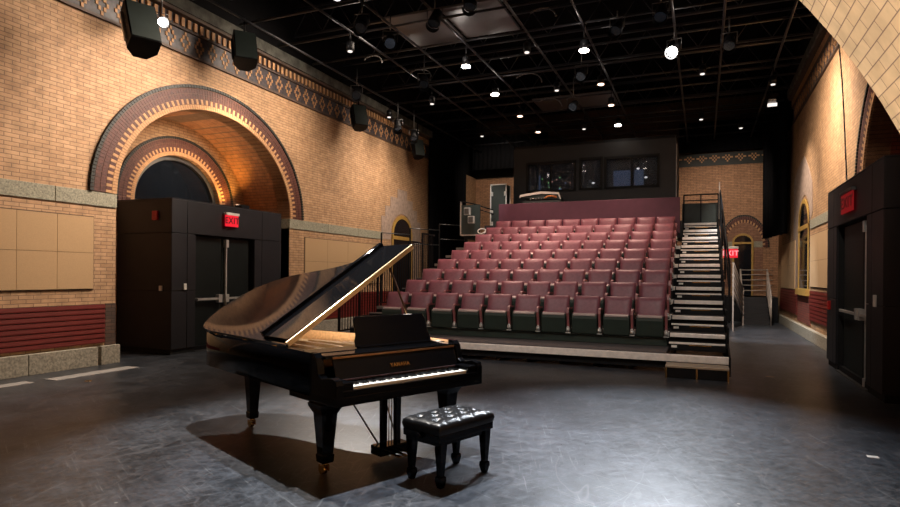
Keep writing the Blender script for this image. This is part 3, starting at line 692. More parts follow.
# things seen inside the booth
def rack(x, y, w, h, z, label):
    t = empty('equipment_rack', (x, y, z), label, 'equipment rack')
    MB().box(-w/2,w/2,0,.4,0,h).build('cabinet', M_case, t)
    return t
rk = rack(-4.75, 20.7, 1.1, 1.95, Z0+R*11, 'black equipment rack with small coloured lights inside the left booth window')
random.seed(3)
for k in range(11):
    x, z = random.uniform(-.5,.5), random.uniform(1.36,1.86)
    MB().box(x-.012,x+.012,-.01,0,z-.012,z+.012).build('indicator_light', [M_ledg,M_leda,M_ledb,M_ledg][k % 4], rk)
for x, w_, nm in ((-5.3,.22,'dim blue screen at the left end of the left booth window'),(-2.55,.55,'dim blue lit screen behind the right booth window'),(-2.0,.3,'narrow dim blue screen in the middle of the right booth window')):
    t = empty('monitor', (x, 20.9, Z0+R*11), nm, 'monitor'); MB().box(-w_/2,w_/2,-.02,.02,1.25,1.95).build('screen', M_screen, t); MB().box(-w_/2-.02,w_/2+.02,.02,.05,1.22,1.98).build('housing', M_black, t); MB().box(-.03,.03,.02,.05,0,1.25).build('stand', M_black, t)
for x, z, nm in ((-3.45,4.75,'small round lamp glowing behind the narrow middle booth window'),(-2.0,5.15,'upper round lamp glowing inside the right booth window'),(-1.75,4.85,'lower round lamp glowing inside the right booth window')):
    t = empty('booth_lamp', (x, 20.6, z), nm, 'lamp'); MB().ell((0,0,0),(.05,.05,.03),12,8).build('bulb', M_lensd, t); MB().cyl((0,0,.03),(0,0,5.9-z),.008).build('cord', M_black, t)
# mixing desk with a white-edged cover standing open behind the partition
md = empty('mixing_desk', (-4.78, 19.1, Z0+R*11), 'sound desk with a white-edged open cover just above the maroon partition', 'mixing desk')
MB().box(-.62,.62,-.3,.3,.0,.78).build('desk', M_case, md)
b = MB(); b.prism([(-.72,.88),(-.70,.99),(-.02,1.07),(.56,1.02),(.64,.80),(.60,.80),(.54,.96),(-.02,1.0),(-.68,.92)], (lambda u,v,d:(u,d,v)), -.33,-.28); b.build('cover_edge', M_white, md)
b = MB(); b.prism([(-.68,.90),(-.68,.96),(-.02,1.03),(.54,.98),(.60,.80)], (lambda u,v,d:(u,d,v)), -.28,.3); b.build('cover', M_case, md)
b = MB(); b.tube([(.1,-.32,.84),(.2,-.34,.90),(.35,-.34,.91),(.5,-.33,.86)], .025); b.build('orange_strap', M_orange, md)
b = MB()
for k in range(6): b.ell((-.35+.09*k,-.33,.83+.02*(k%2)),(.022,.02,.02),8,6)
b.build('knob', M_steel, md)

# road case, spare panel and coiled lamp in the top left corner of the seating
rc = empty('road_case', (-6.32, 19.3, 2.9), 'tall black road case with silver edges standing beside the maroon partition', 'road case')
MB().box(-.27,.27,-.2,.2,0,1.72).build('shell', M_case, rc)
b = MB()
for x in (-.285,.255):
    for y in (-.22,.19): b.box(x,x+.03,y,y+.03,0,1.74)
for z in (0,1.71): b.box(-.285,.285,-.22,-.19,z,z+.035); b.box(-.285,.285,.19,.22,z,z+.035)
b.build('silver_edge', M_white, rc)
for z in (.35,.75,1.35):
    for x in (-.27,.2): MB().box(x,x+.09,-.235,-.2,z,z+.14).build('corner_fitting', M_steel, rc, bevel=.01)
plat = empty('rear_platform', (-6.9, 19.3, 0), 'black raised platform at the top left corner of the seating', 'platform')
MB().box(-.45,.9,-.7,1.2,2.8,2.9).build('deck', M_black, plat)
for x in (-.4,.85):
    for y in (-.65,1.1): MB().box(x-.03,x+.03,y-.03,y+.03,0,2.8).build('leg', M_black, plat)
sp = empty('framed_screen', (-7.1, 18.55, 2.9), 'black framed panel with pale edges left of the tall road case', 'panel')
MB().box(-.33,.33,0,.05,.05,1.02).build('panel', M_case, sp)
b = MB(); b.box(-.37,-.33,-.01,.06,0,1.15); b.box(-.37,.5,-.01,.06,0,.04); b.build('pale_frame', M_alu, sp)
b = MB(); b.tube([(-.35,0,1.15),(.1,.1,1.05),(.7,.3,.85)],.02); b.tube([(-.3,0,1.0),(.1,.1,.92),(.7,.3,.72)],.015); b.build('sloping_rail', M_black, sp)
for k,(x,z) in enumerate(((-.02,.78),(.12,.50))):
    t = empty('stage_lamp', (-7.1+x, 18.40, 2.9+z-.14), ['upper pale stage lamp clamped on the framed panel','lower pale stage lamp clamped on the framed panel'][k], 'stage lamp')
    b = MB(); b.box(-.10,.10,-.16,-.02,.02,.26); b.build('body', mat('pale_grey_cast', (.42,.40,.38), .5), t, bevel=.012); MB().box(-.08,.08,-.17,-.158,.05,.23).build('lens', M_dsteel, t); MB().cyl((0,.0,.14),(0,.14,.16),.02).build('clamp', M_dsteel, t)
b = MB()
for k in range(24):
    a0, a1 = 2*PI*k/12, 2*PI*(k+1)/12; r = .15-.001*k
    b.cyl((r*cos(a0),-.003*k,r*.6*sin(a0)),(r*cos(a1),-.003*(k+1),r*.6*sin(a1)),.02,n=6)
b.v = [(x-6.62,y+18.35,z+3.02) for x,y,z in b.v]
tag(b.build('cable_coil', M_white), 'white cable coil lying below the tall road case', 'cable')

# corner stair with pale rails
cs = empty('corner_stair', (1.7, 22.6, 0), 'small dark stair with pale metal railings in the far right corner', 'stair')
for i in range(5): MB().box(-.42,.36,.28*i,3.0,.18*i,.18*(i+1)).build('step', M_tread, cs)
b = MB(); b.box(-1.1,.75,1.4,3.05,0,.9); b.build('landing', M_black, cs)
def rail_side(x, y0, z0, y1, z1, parent, n=4, posts=True):
    for k in range(n+1):
        h = .98*(k+1)/(n+1); MB().tube([(x,y0,z0+h),(x,y1,z1+h)], .026 if k == n else .02).build('rail', M_alu, parent)
    for y,z in ((y0,z0),(y1,z1)): MB().cyl((x,y,z),(x,y,z+1.0),.024).build('post', M_alu, parent)
rail_side(-.46,0,0,1.4,.9,cs); rail_side(.40,0,0,1.4,.9,cs)
for h in (.2,.4,.6,.8,.98): MB().tube([(-.40,2.9,.9+h),(.7,2.9,.9+h)],.016).build('rear_rail', M_alu, cs)
sr = empty('sloping_handrail', (.95, 19.6, 0), 'pale sloping metal handrail descending behind the exit sign', 'handrail')
for k in range(6): MB().tube([(-.12,.2,2.02-.17*k),(.28,2.6,1.18-.17*k)], .032).build('rail', M_alu, sr)
MB().box(.26,.31,2.58,2.64,0,1.25).build('post', M_alu, sr); MB().box(-.14,-.10,.15,.2,0,2.05).build('post', M_alu, sr)

# ------------------------------------------------------------------ grand piano
pa = math.atan2(.912, .41)
piano = empty('grand_piano', (-2.24, 4.52, 0), 'glossy black concert grand piano with raised lid standing on the stage floor', 'piano', rz=pa)
def smooth_curve(pts, n=6):
    out = []
    for i in range(len(pts)-1):
        p0 = pts[max(i-1,0)]; p1 = pts[i]; p2 = pts[i+1]; p3 = pts[min(i+2,len(pts)-1)]
        for k in range(n):
            t = k/n; out.append(tuple(.5*((2*p1[j])+(-p0[j]+p2[j])*t+(2*p0[j]-5*p1[j]+4*p2[j]-p3[j])*t*t+(-p0[j]+3*p1[j]-3*p2[j]+p3[j])*t**3) for j in (0,1)))
    out.append(pts[-1]); return out
BENT = smooth_curve([(.78,.66),(.775,.86),(.70,1.05),(.55,1.24),(.42,1.46),(.34,1.73),(.27,2.03),(.14,2.38),(-.06,2.62),(-.32,2.73),(-.58,2.70),(-.74,2.56),(-.78,2.36)])
def outline(grow=0, y0=0.0):
    p = [(.78,y0)]+BENT+[(-.78,y0)]
    if not grow: return p
    out = []; n = len(p)
    for i in range(n):
        a, c = Vector(p[i-1]), Vector(p[(i+1) % n]); t = (c-a).normalized(); out.append((p[i][0]+t.y*grow, p[i][1]-t.x*grow))
    out[0] = (.78+grow, y0); out[-1] = (-.78-grow, y0); return out
V3 = lambda u,v,d: (u,v,d)
RT = .975    # rim top
ou, inn = outline(0,.30), outline(-.055,.30)
b = MB(); n = len(ou)
vs = [(x,y,.63) for x,y in ou]+[(x,y,RT) for x,y in ou]+[(x,y,RT) for x,y in inn]+[(x,y,.63) for x,y in inn]
b.add(vs, [(i,i+1,n+i+1,n+i) for i in range(n-1)], 0, True)
b.add(vs, [(n+i,n+i+1,2*n+i+1,2*n+i) for i in range(n-1)]+[(3*n+i,3*n+i+1,i+1,i) for i in range(n-1)], 0)
b.add(vs, [(2*n+i,2*n+i+1,3*n+i+1,3*n+i) for i in range(n-1)], 1, True)
b.add(vs, [(0,n,2*n,3*n),(n-1,2*n-1,3*n-1,4*n-1)], 0)
b.build('rim', [M_piano, M_wood], piano)
b = MB(); b.prism(outline(-.05,.30), V3, .63, .67); b.build('bottom_braces', M_piano, piano)
b = MB(); b.prism(outline(-.05,.62), V3, .79, .80); b.build('soundboard', M_wood, piano)
b = MB(); pl = outline(-.11,.60); b.prism(pl, V3, .862, .882)
for k in range(5):
    x = -.62+k*.28; b.prism([(x-.02,.66),(x+.02,.66),(x*.45-.10,2.3-max(0,k-1)*.32),(x*.45-.14,2.3-max(0,k-1)*.32)], V3, .882, .915)
b.build('iron_plate', M_plate, piano)
b = MB(); b.box(-.70,.70,.60,.66,.882,.90)
b.build('pin_block_felt', M_felt, piano)
b = MB()
for k in range(34):
    x = -.66+.039*k; e = 2.35-max(0,k-6)*.052
    b.box(x-.0018,x+.0018,.64,e,.916,.919)
tag(b.build('strings', M_brass, piano), kind='stuff')
# keybed, arms, key slip, cheek blocks
b = MB(); b.box(-.78,.78,-.06,.34,.60,.67); b.box(-.75,.75,.10,.72,.575,.62); b.build('keybed', M_piano, piano, bevel=.006)
for sx in (-1,1):
    prof = [(-.06,.66),(-.06,.76),(-.045,.80),(.02,.812),(.10,.80),(.16,.79),(.205,.815),(.215,.87),(.235,.94),(.27,RT),(.34,RT),(.34,.66)]
    MB().prism(prof, (lambda u,v,d: (sx*d,u,v)), .715, .78).build('arm', M_piano, piano, bevel=.006)
    MB().box(sx*.665-.05,sx*.665+.05,-.045,.15,.66,.775).build('cheek_block', M_piano, piano, bevel=.008)
MB().box(-.715,.715,-.058,-.028,.655,.715).build('key_slip', M_piano, piano, bevel=.004)
b = MB(); b.prism([(.135,.765),(.150,.765),(.215,.93),(.20,.935)], (lambda u,v,d:(d,u,v)), -.655,.655); fb = b.build('fallboard', M_piano, piano, bevel=.003)
tilt = math.atan2(.165,.065)
MB().box(-.615,.615,.128,.137,.757,.768).build('key_felt', M_felt, piano)
text('lettering', 'YAMAHA', .046, Matrix.Translation((-.01,.1555,.832)) @ Matrix.Rotation(tilt,4,'X'), M_brass, fb, .0015)
b = MB(); b.box(-.715,.715,.20,.40,.93,.955); b.build('front_shelf', M_piano, piano, bevel=.004)
MB().box(-.655,.655,.192,.203,.925,.94).build('shelf_edge', mat('orange_highlight', (.35,.17,.07), .3, metal=.8), piano)  # bronze colour puts the shelf's orange highlight into the edge
MB().box(-.715,.715,.38,.62,.90,.96).build('music_shelf', M_piano, piano, bevel=.004)
# keys
kw = 1.225/52
for i in range(52):
    x = -.6125+kw*i
    MB().box(x+.0006,x+kw-.0006,-.022,.13,.712,.735).build('white_key', M_keyw, piano)
for i in range(51):
    if i % 7 in (0,2,3,5,6):      # A0 is the lowest key
        x = -.6125+kw*(i+1)
        b = MB(); b.prism([(.03,.735),(.036,.747),(.13,.749),(.13,.735)], (lambda u,v,d:(d,u,v)), x-.005, x+.005); b.build('black_key', M_keyb, piano)
# music desk
mdx0, mdx1 = -.25, .57
b = MB(); ly = lambda v: .44+.30*v
b.prism([(mdx0-.02,0),(mdx1+.02,0),(mdx1+.02,.05),(mdx1,.10),(mdx1,.21),(mdx1-.03,.262),(mdx0+.03,.262),(mdx0,.235),(mdx0,.10),(mdx0-.02,.05)], (lambda u,v,d:(u,.44+.30*v+d,.965+v)), 0, .018)
b.build('music_desk', M_piano, piano, bevel=.005)
b = MB(); b.box(mdx0,mdx1,.40,.46,.958,.975); b.build('desk_ledge', M_piano, piano, bevel=.003)
# legs
def leg(x, y, top, s):
    b = MB(); q = [(.125,top),(.088,top-.10),(.082,.15),(.082-.012,.14),(.088-.012,.13)]
    def sq(h): return [(-h,-h),(h,-h),(h,h),(-h,h)]
    prof = [(top,.104*s),(top-.03,.100*s),(top-.09,.070*s),(.17,.047*s),(.165,.055*s),(.11,.051*s),(.10,.044*s)]
    vs = [(x+dx, y+dy, z) for z,h in prof for dx,dy in sq(h)]
    b.add(vs, [(4*k+j,4*k+(j+1)%4,4*k+4+(j+1)%4,4*k+4+j) for k in range(len(prof)-1) for j in range(4)]+[(0,1,2,3),(24,27,26,25)])
    o = b.build('leg', M_piano, piano, bevel=.004)
    b = MB(); b.cyl((x,y,.10),(x,y,.075),.026,n=14); b.box(x-.03,x-.022,y-.02,y+.05,.03,.08); b.box(x+.022,x+.03,y-.02,y+.05,.03,.08); b.cyl((x-.02,y+.03,.033),(x+.02,y+.03,.033),.033,n=16); b.build('caster', M_brass, o)
leg(-.67,.27,.58,1); leg(.65,.27,.58,1); leg(-.46,2.04,.635,.92)
# pedal lyre
ly_ = MB(); lx = .0
for sx in (-.075,.075):
    ly_.prism([(sx-.024,.10),(sx+.024,.10),(sx+.030,.58),(sx-.030,.58)], (lambda u,v,d:(lx+u,.30+d,v)), -.022,.022)
ly_.box(lx-.13,lx+.13,.26,.34,.55,.60)
ly = ly_.build('pedal_lyre', M_piano, piano, bevel=.004)
b = MB(); b.box(lx-.16,lx+.16,.22,.37,.045,.125); b.build('pedal_box', M_piano, ly, bevel=.008)
for k in (-1,0,1):
    b = MB(); b.prism([(-.012,.22),(.012,.22),(.012,.13),(.022,.10),(.018,.06),(-.018,.06),(-.022,.10),(-.012,.13)], (lambda u,v,d:(lx+k*.07+u,v,d)), .06,.072); b.build('pedal', M_brass, ly, bevel=.003)
    MB().cyl((lx+k*.03,.32,.12),(lx+k*.03,.32,.56),.004,n=8).build('pedal_rod', M_brass, ly)
for sx in (-.1,.1): MB().cyl((lx+sx,.33,.12),(lx+sx*2.2,.78,.62),.008,n=8).build('brace_rod', M_dsteel, ly)
# lid, hinged along the straight side
AL = math.radians(33.0); hx, hz = -.80, RT+.012
def lidp(u, v, d): w = u-hx; return (hx+w*cos(AL)-d*sin(AL), v, hz+w*sin(AL)+d*cos(AL))
lo = [(.80,.66)]+[(x+.006,y) for x,y in outline(.018,.66)[2:-2]]+[(-.80,2.3),(-.80,.66)]
lo = [(max(x,-.80),y) for x,y in lo]
b = MB(); b.prism(lo, lidp, 0, .024); lid = b.build('lid', M_piano, piano, bevel=.006)
b = MB(); b.prism([(-.76,.665),(.79,.665),(.79,1.13),(-.76,1.13)], lidp, .030, .052); b.prism([(-.76,1.10),(.79,1.10),(.79,1.15),(-.76,1.15)], lidp, .030, .088); b.build('front_flap', M_piano, lid, bevel=.004)
b = MB(); b.prism([(-.79,.64),(.79,.64),(.79,.662),(-.79,.662)], lidp, .002, .046); b.build('flap_hinge', mat('hinge_highlight_strip', (.75,.62,.42), .28, metal=.9), lid)  # hinge strip; its pale brass colour also paints the lid edge highlight
for u in (-.6,-.3,.0,.3,.6):
    b = MB(); b.prism([(u-.012,1.15),(u+.012,1.15),(u+.012,1.158),(u-.012,1.158)], lidp, .06, .084); b.build('flap_stud', M_brass, lid)
for v in (.9,1.5,2.15): MB().cyl((hx+.004,v-.035,RT+.006),(hx+.004,v+.035,RT+.006),.006).build('side_hinge', M_brass, lid)
# strings of light catch the prop: prop stick from the treble rim to the lid
p1 = Vector(lidp(.48,.70,-.004)); p0 = Vector((.73,.84,RT-.02))
MB().cyl(p0, p1, .012, .010, 10).build('lid_prop', mat('prop_dark_wood', (.10,.05,.035), .3, coat=.6), piano)

# ------------------------------------------------------------------ bench
bench = empty('piano_bench', (-1.86, 4.42, 0), 'black tufted leather piano bench in front of the keyboard', 'bench', rz=math.atan2(.62,.22))
BL, BW = .325, .20
b = MB(); nu, nv = 56, 32; vs = []
butt = [((-.75+.5*i)*BL, (-.5+1.0*j)*BW*.9) for i in range(4) for j in range(2)]
butt = [(-.72*BL,-.45*BW),(-.24*BL,-.45*BW),(.24*BL,-.45*BW),(.72*BL,-.45*BW),(-.72*BL,.45*BW),(-.24*BL,.45*BW),(.24*BL,.45*BW),(.72*BL,.45*BW),(-.48*BL,0),(0,0),(.48*BL,0)]
for j in range(nv+1):
    for i in range(nu+1):
        u, v = i/nu*2-1, j/nv*2-1
        x, y = u*BL, v*BW
        e = max(abs(u),0)**8, abs(v)**8
        z = .475+.035*(1-max(e))*(1-.25*(u*u+v*v)/2)
        for bx_, by_ in butt:
            d2 = (x-bx_)**2+(y-by_)**2; z -= .024*math.exp(-d2/.0009)
        # creases running diagonally between buttons
        a = (x/(BL*.48)+y/(BW*.9)); c_ = (x/(BL*.48)-y/(BW*.9))
        for q in (a, c_):
            fr_ = abs((q-.5) % 1.0-.5)*2; 
            z -= .008*math.exp(-((1-fr_)/.12)**2)*(1-max(e))
        vs.append((x*(1-.02*e[1]), y*(1-.02*e[0]), z))
b.add(vs, [(j*(nu+1)+i, j*(nu+1)+i+1, (j+1)*(nu+1)+i+1, (j+1)*(nu+1)+i) for j in range(nv) for i in range(nu)], 0, True)
edge = [j*(nu+1) for j in range(nv+1)]
per = [i for i in range(nu+1)]+[(j+1)*(nu+1)-1 for j in range(1,nv+1)]+[nv*(nu+1)+i for i in range(nu-1,-1,-1)]+[j*(nu+1) for j in range(nv-1,0,-1)]
pv = [vs[k] for k in per]; m_ = len(pv)
skirt = pv+[(x*1.03,y*1.04,.445) for x,y,z in pv]+[(x*.995,y*.995,.405) for x,y,z in pv]
b.add(skirt, [(l*m_+k, l*m_+(k+1)%m_, (l+1)*m_+(k+1)%m_, (l+1)*m_+k) for l in range(2) for k in range(m_)], 0, True)
b.build('cushion', M_leather, bench)
b = MB()
for bx_, by_ in butt: b.ell((bx_,by_,.484),(.011,.011,.006),10,6)
b.build('tufting_buttons', M_leather, bench)
MB().box(-BL+.005,BL-.005,-BW+.005,BW-.005,.35,.405).build('seat_box', M_piano, bench, bevel=.005)
MB().box(-BL+.03,BL-.03,-BW+.03,BW-.03,.315,.35).build('apron', M_piano, bench, bevel=.004)
for sx in (-1,1):
    MB().cyl((sx*(BL-.0),0,.38),(sx*(BL+.03),0,.38),.022,n=16).build('adjusting_knob', M_piano, bench)
    for sy in (-1,1):
        cx_, cy_ = sx*(BL-.065), sy*(BW-.045)
        prof = [(.36,.036),(.28,.033),(.09,.021),(.085,.030),(.055,.032),(.02,.024),(0,.020)]
        b = MB(); V_ = [(cx_+dx*h, cy_+dy*h, z) for z,h in prof for dx,dy in ((-1,-1),(1,-1),(1,1),(-1,1))]
        b.add(V_, [(4*k+j,4*k+(j+1)%4,4*k+4+(j+1)%4,4*k+4+j) for k in range(len(prof)-1) for j in range(4)]+[(0,1,2,3),(24,27,26,25)])
        b.build('leg', M_piano, bench, bevel=.003)

# ------------------------------------------------------------------ small floor things
small('floor_grille', -8.97,-8.70, 5.85,7.25, 0,.006, mat('grille_grey', (.34,.33,.32), .5), 'long pale metal strip grille on the floor along the left wall', 'floor grille', .001)
small('floor_grille', -9.05,-8.82, 4.3,5.62, 0,.006, mat('grille_grey', (.34,.33,.32), .5), 'pale metal strip grille on the floor at the left edge', 'floor grille', .001)
tag(MB().cyl((-8.28,6.04,0),(-8.28,6.04,.006),.05,n=20).build('floor_socket', M_brass), 'small round brass socket plate on the floor near the left wall', 'floor socket')
small('floor_tape', 1.37,1.46, 6.40,6.47, 0,.003, M_white, 'small pale tape mark on the floor at the right', 'tape', 0)
small('floor_tape', .95,1.07, 10.9,10.96, 0,.003, mat('worn_tape', (.3,.22,.15), .6), 'small worn tape mark on the floor beyond the aisle stair foot', 'tape', 0)

# ------------------------------------------------------------------ ceiling rig
for k, x in enumerate([-8.8,-7.07,-6.1,-5.0,-3.54,-2.35,-.59,.35,1.6]):
    tag(MB().cyl((x,4.2,6.85),(x,25,6.85),.027,n=10).build('lighting_pipe', M_pipe), 'black ceiling pipe running the length of the room, %s from the left wall' % ['first','second','third','fourth','fifth','sixth','seventh','eighth','ninth'][k], 'pipe', 'ceiling grid pipes')
nm = ['nearest','second nearest','third nearest','fourth nearest','fifth nearest','sixth nearest','seventh nearest','eighth nearest','ninth nearest','tenth nearest','eleventh nearest','twelfth nearest','thirteenth nearest','fourteenth nearest','farthest']
for k in range(15):
    y = 6.2+1.3*k
    tag(MB().cyl((-9.2,y,6.93),(2.2,y,6.93),.027,n=10).build('lighting_pipe', M_pipe), 'black ceiling pipe crossing the room from wall to wall, %s the stage front' % nm[k], 'pipe', 'ceiling grid pipes')
def truss(y, label):
    t = empty('roof_truss', (-3.5, y, 7.45), label, 'truss', 'roof trusses')
    for z, nmz in ((0,'bottom_chord'),(.65,'top_chord')): MB().box(-5.9,5.9,-.035,.035,z,z+.05).build(nmz, M_pipe, t)
    b = MB(); x = -5.9; up = True
    while x < 5.8: b.cyl((x,0,.04 if up else .66),(x+.42,0,.66 if up else .04),.012,n=6); x += .42; up = not up
    tag(b.build('web_bars', M_pipe, t))
for k in range(9): truss(5.6+2.2*k, 'black open-web roof truss above the grid, %s the stage front' % (nm[k] if k < 8 else 'farthest from'))
def cloud(x0,x1,y0,y1,z,label): return tag(MB().box(x0,x1,y0,y1,z,z+.05).build('ceiling_panel', M_cloud, bevel=.01), label, 'ceiling panel')
cloud(-6.4,-5.12,11.25,13.0,7.05,'dark grey hanging ceiling panel left of the long pipe'); cloud(-5.0,-3.75,11.15,12.75,7.0,'dark grey hanging ceiling panel right of the long pipe')
cloud(-4.9,-2.5,18.0,19.4,7.0,'dark grey hanging ceiling panel high above the middle seats'); cloud(-3.3,-1.2,9.2,10.6,7.0,'dark grey hanging ceiling panel at the top edge of the picture')
# pendant house lights
def house_light(x, y, z, kind, label):
    t = empty('house_light', (x, y, z), label, 'ceiling light', 'cylinder ceiling lights')
    b = MB(); b.cyl((0,0,.02),(0,0,.20),.085,.085,16); b.cyl((0,0,.20),(0,0,.24),.085,.03,16); b.build('housing', M_black, t)
    MB().cyl((0,0,.24),(0,0,6.85-z),.012,n=8).build('stem', M_black, t)
    MB().cyl((0,0,-.005 if kind == 's' else 0),(0,0,.021),{'s':.10,'w':.075,'d':.05}[kind],{'s':.10,'w':.075,'d':.05}[kind],16).build('lens', {'s':M_lenss,'w':M_lensw,'d':M_lensd}[kind], t)
HL = [(-2.32,12.57,'s','bright ceiling light left of the brightest white spotlight'),(-4.95,12.56,'s','warm ceiling light just below the hanging grey panels'),
 (-5.01,14.78,'s','starry warm ceiling light above the left half of the seats'),(-2.47,19.19,'s','starry ceiling light just above the control booth roof'),(-5.01,17.09,'w','small warm ceiling light, next beyond the starry one on the left'),
 (-5.01,19.2,'w','warm ceiling light above the left booth window'),(-2.34,14.95,'w','oval warm ceiling light over the middle aisle line'),(-2.36,16.88,'w','warm ceiling light above the right booth window')]
for x,y,k,l in HL: house_light(x,y,6.28,k,l)
DL = [(-7.07,11.1,'small pale ceiling downlight high above the piano lid, nearest of the left line'),(-7.08,15.38,'small pale ceiling downlight, middle one of the left line'),(-7.1,19.59,'small pale ceiling downlight, farthest of the left line'),
 (-8.9,16.2,'pale downlight tucked against the far end of the left frieze'),(-3.54,12.56,'small pale downlight between the two warm starry lamps, nearest of the middle line'),(-3.54,15.43,'small pale downlight, second of the middle line'),(-3.63,19.81,'small pale downlight, farthest of the middle line over the booth'),
 (-.05,15.42,'small pale downlight just right of the brightest spotlight'),(-.09,19.87,'small pale downlight above the right end of the booth roof'),(1.09,21.47,'small pale downlight high over the corner stair'),(1.57,16.89,'small pale downlight beside the right wall frieze')]
for x,y,l in DL: house_light(x,y,6.4,'d',l)
# theatre spotlights hung from the grid
def spot_fixture(x, y, z, aim, label, lit=None, s=1.0, up=None):
    t = empty('stage_spotlight', (x, y, z), label, 'spotlight')
    d = (Vector(aim)-Vector((x,y,z))).normalized(); a = d.orthogonal().normalized()
    b = MB(); b.cyl(-d*.26*s, d*.10*s, .095*s, .115*s, 18); b.cyl(-d*.36*s, -d*.26*s, .05*s, .095*s, 18); b.cyl(d*.10*s, d*.22*s, .125*s, .13*s, 18, caps=False); b.build('body', M_black, t)
    MB().cyl(d*.10*s, d*.115*s, .105*s, .105*s, 18).build('lens', lit or mat('cold_lens', (.22,.24,.28), .12, metal=.8), t)
    sd = d.cross(Vector((0,0,1))).normalized()
    b = MB(); p = [sd*.14*s, sd*.15*s+Vector((0,0,.22*s)), -sd*.15*s+Vector((0,0,.22*s)), -sd*.14*s]; b.tube(p, .010*s, 6); b.cyl((0,0,.22*s),(0,0,6.85-z if z < 6.6 else .3),.014,n=8); b.build('yoke', M_dsteel, t)
    return t
spot_fixture(-.59,13.25,6.3,(-3,4,.5),'brightest white stage spotlight near the top right of the rig', M_lensW)
for x,y,z,a,l in [(-5.87,10.7,6.3,(-2,3,0),'unlit spotlight with a round lens left of the grey ceiling panels'),(-8.2,13.2,6.2,(-4,5,0),'unlit spotlight with a round lens just above the left frieze'),
  (-6.05,9.9,6.35,(-4,3,0),'dark spotlight hanging at the top edge above the piano'),(-4.7,10.3,6.4,(-4,5,0),'dark spotlight in front of the grey ceiling panels'),(-6.2,13.0,6.2,(-3,6,0),'small spotlight below the long pipe left of the warm lights'),
  (-2.6,13.8,6.2,(-3,5,0),'dark spotlight next to the oval warm ceiling light'),(-3.2,15.9,6.1,(-3,5,0),'dark spotlight cluster left of the lamps over the seats'),(-3.9,10.1,6.5,(-3,5,0),'dark spotlight at the top edge right of the grey panels'),
  (.45,13.3,6.3,(0,6,0),'black spotlight with curled cable right of the brightest spotlight'),(-.75,11.6,6.4,(-1,6,1),'black spotlight hanging just above the brightest one'),(-8.6,16.2,6.1,(-6,12,0),'pale-rimmed spotlight at the far end of the left frieze'),
  (-8.55,17.2,6.0,(-6,12,0),'spotlight pointing down at the far end of the left frieze, lower one'),(-1.6,12.2,6.5,(-3,5,0),'dark spotlight between the two brightest lamps')]:
    spot_fixture(x,y,z,a,l, s=1.0)
wf = empty('white_floodlight', (1.65,18.0,6.25), 'white floodlight hanging near the right wall frieze', 'floodlight')
MB().box(-.10,.10,-.1,.1,-.02,.08).build('housing', mat('grey_cast', (.3,.3,.3), .4), wf, bevel=.02); MB().box(-.11,.11,-.14,-.06,-.12,-.05).build('lens', M_lensd, wf); MB().cyl((0,0,.08),(0,0,.6),.014).build('stem', M_black, wf)
# loudspeakers
def speaker(loc, rz, tiltx, w, h, d, label, lit_edge=False):
    t = empty('loudspeaker', loc, label, 'loudspeaker'); Rm = Matrix.Rotation(rz,4,'Z') @ Matrix.Rotation(tiltx,4,'X')
    b = MB(); b.prism([(-w/2,-d/2),(w/2,-d/2),(w/2,d*.15),(w*.22,d/2),(-w*.22,d/2),(-w/2,d*.15)], (lambda u,v,e: tuple(Rm @ Vector((u,v,e)))), -h/2, h/2); b.build('cabinet', M_black, t, bevel=.01)
    b = MB(); b.box(-w/2+.02,w/2-.02,-d/2-.012,-d/2,-h/2+.02,h/2-.02,M=Rm); b.build('grille', M_case, t)
    b = MB(); b.box(w/2,w/2+.03,-.03,.03,-h/2+.1,h/2-.1,M=Rm); b.box(-w/2-.03,-w/2,-.03,.03,-h/2+.1,h/2-.1,M=Rm); b.build('bracket', M_steel if lit_edge else M_black, t)  # steel colour paints the white-lit edge of the large cabinet
    MB().cyl((0,0,h*.4),(0,0,6.95-loc[2]),.02,n=8).build('hanger', M_black, t)
    return t
speaker((-8.4,6.96,5.50),1.15,-.50,.46,.80,.42,'large black loudspeaker hanging at the upper left in front of the brick wall', True)
speaker((-8.9,9.9,6.25),.9,-.4,.45,.7,.4,'black loudspeaker in front of the left frieze above the arch')
speaker((-9.0,14.6,6.0),.9,-.35,.4,.65,.36,'black loudspeaker hanging before the middle of the left frieze')
speaker((-9.1,18.6,5.9),.9,-.3,.36,.6,.34,'black loudspeaker hanging before the far end of the left frieze')
spot_fixture(-8.9,7.82,6.05,(0,2.4,2.2),'bright white spotlight beside the large hanging loudspeaker', M_lensW, s=.7)
spot_fixture(-6.0,9.0,6.6,(-3,3,0),'white spotlight cut by the top edge above the piano', M_lensW, s=.8)
for k,(x,y,r) in enumerate([(-6.6,13.5,.35),(-4.2,14.9,.4),(-4.2,17.2,.4),(-2.9,11.2,.3),(-7.2,12.2,.3)]):
    pts = [(x+r*cos(t),y+.02*t,6.5+r*.7*sin(t)) for t in [PI*.5+PI*.75*i/10-PI*.5 for i in range(11)]]
    tag(MB().tube(pts,.016,6).build('curled_cable', mat('grey_cable', (.10,.095,.09), .4)), 'short grey cable arching over the ceiling grid, %s' % ['above the left seats','beside the starry warm light','beyond the starry warm light','left of the bright ceiling lamp','over the left frieze'][k], 'cable')
# uplight standing on the left entry box
ul = empty('uplight', (-10.35, 11.5, 3.05), 'small black floodlight standing on top of the left entry box', 'floodlight')
MB().box(-.12,.10,-.14,.14,.03,.20).build('housing', M_black, ul, bevel=.02); MB().box(-.02,.02,-.16,.16,.0,.12).build('bracket', M_dsteel, ul); MB().box(-.11,-.03,-.11,.11,.2,.206).build('lens', M_lensw, ul)

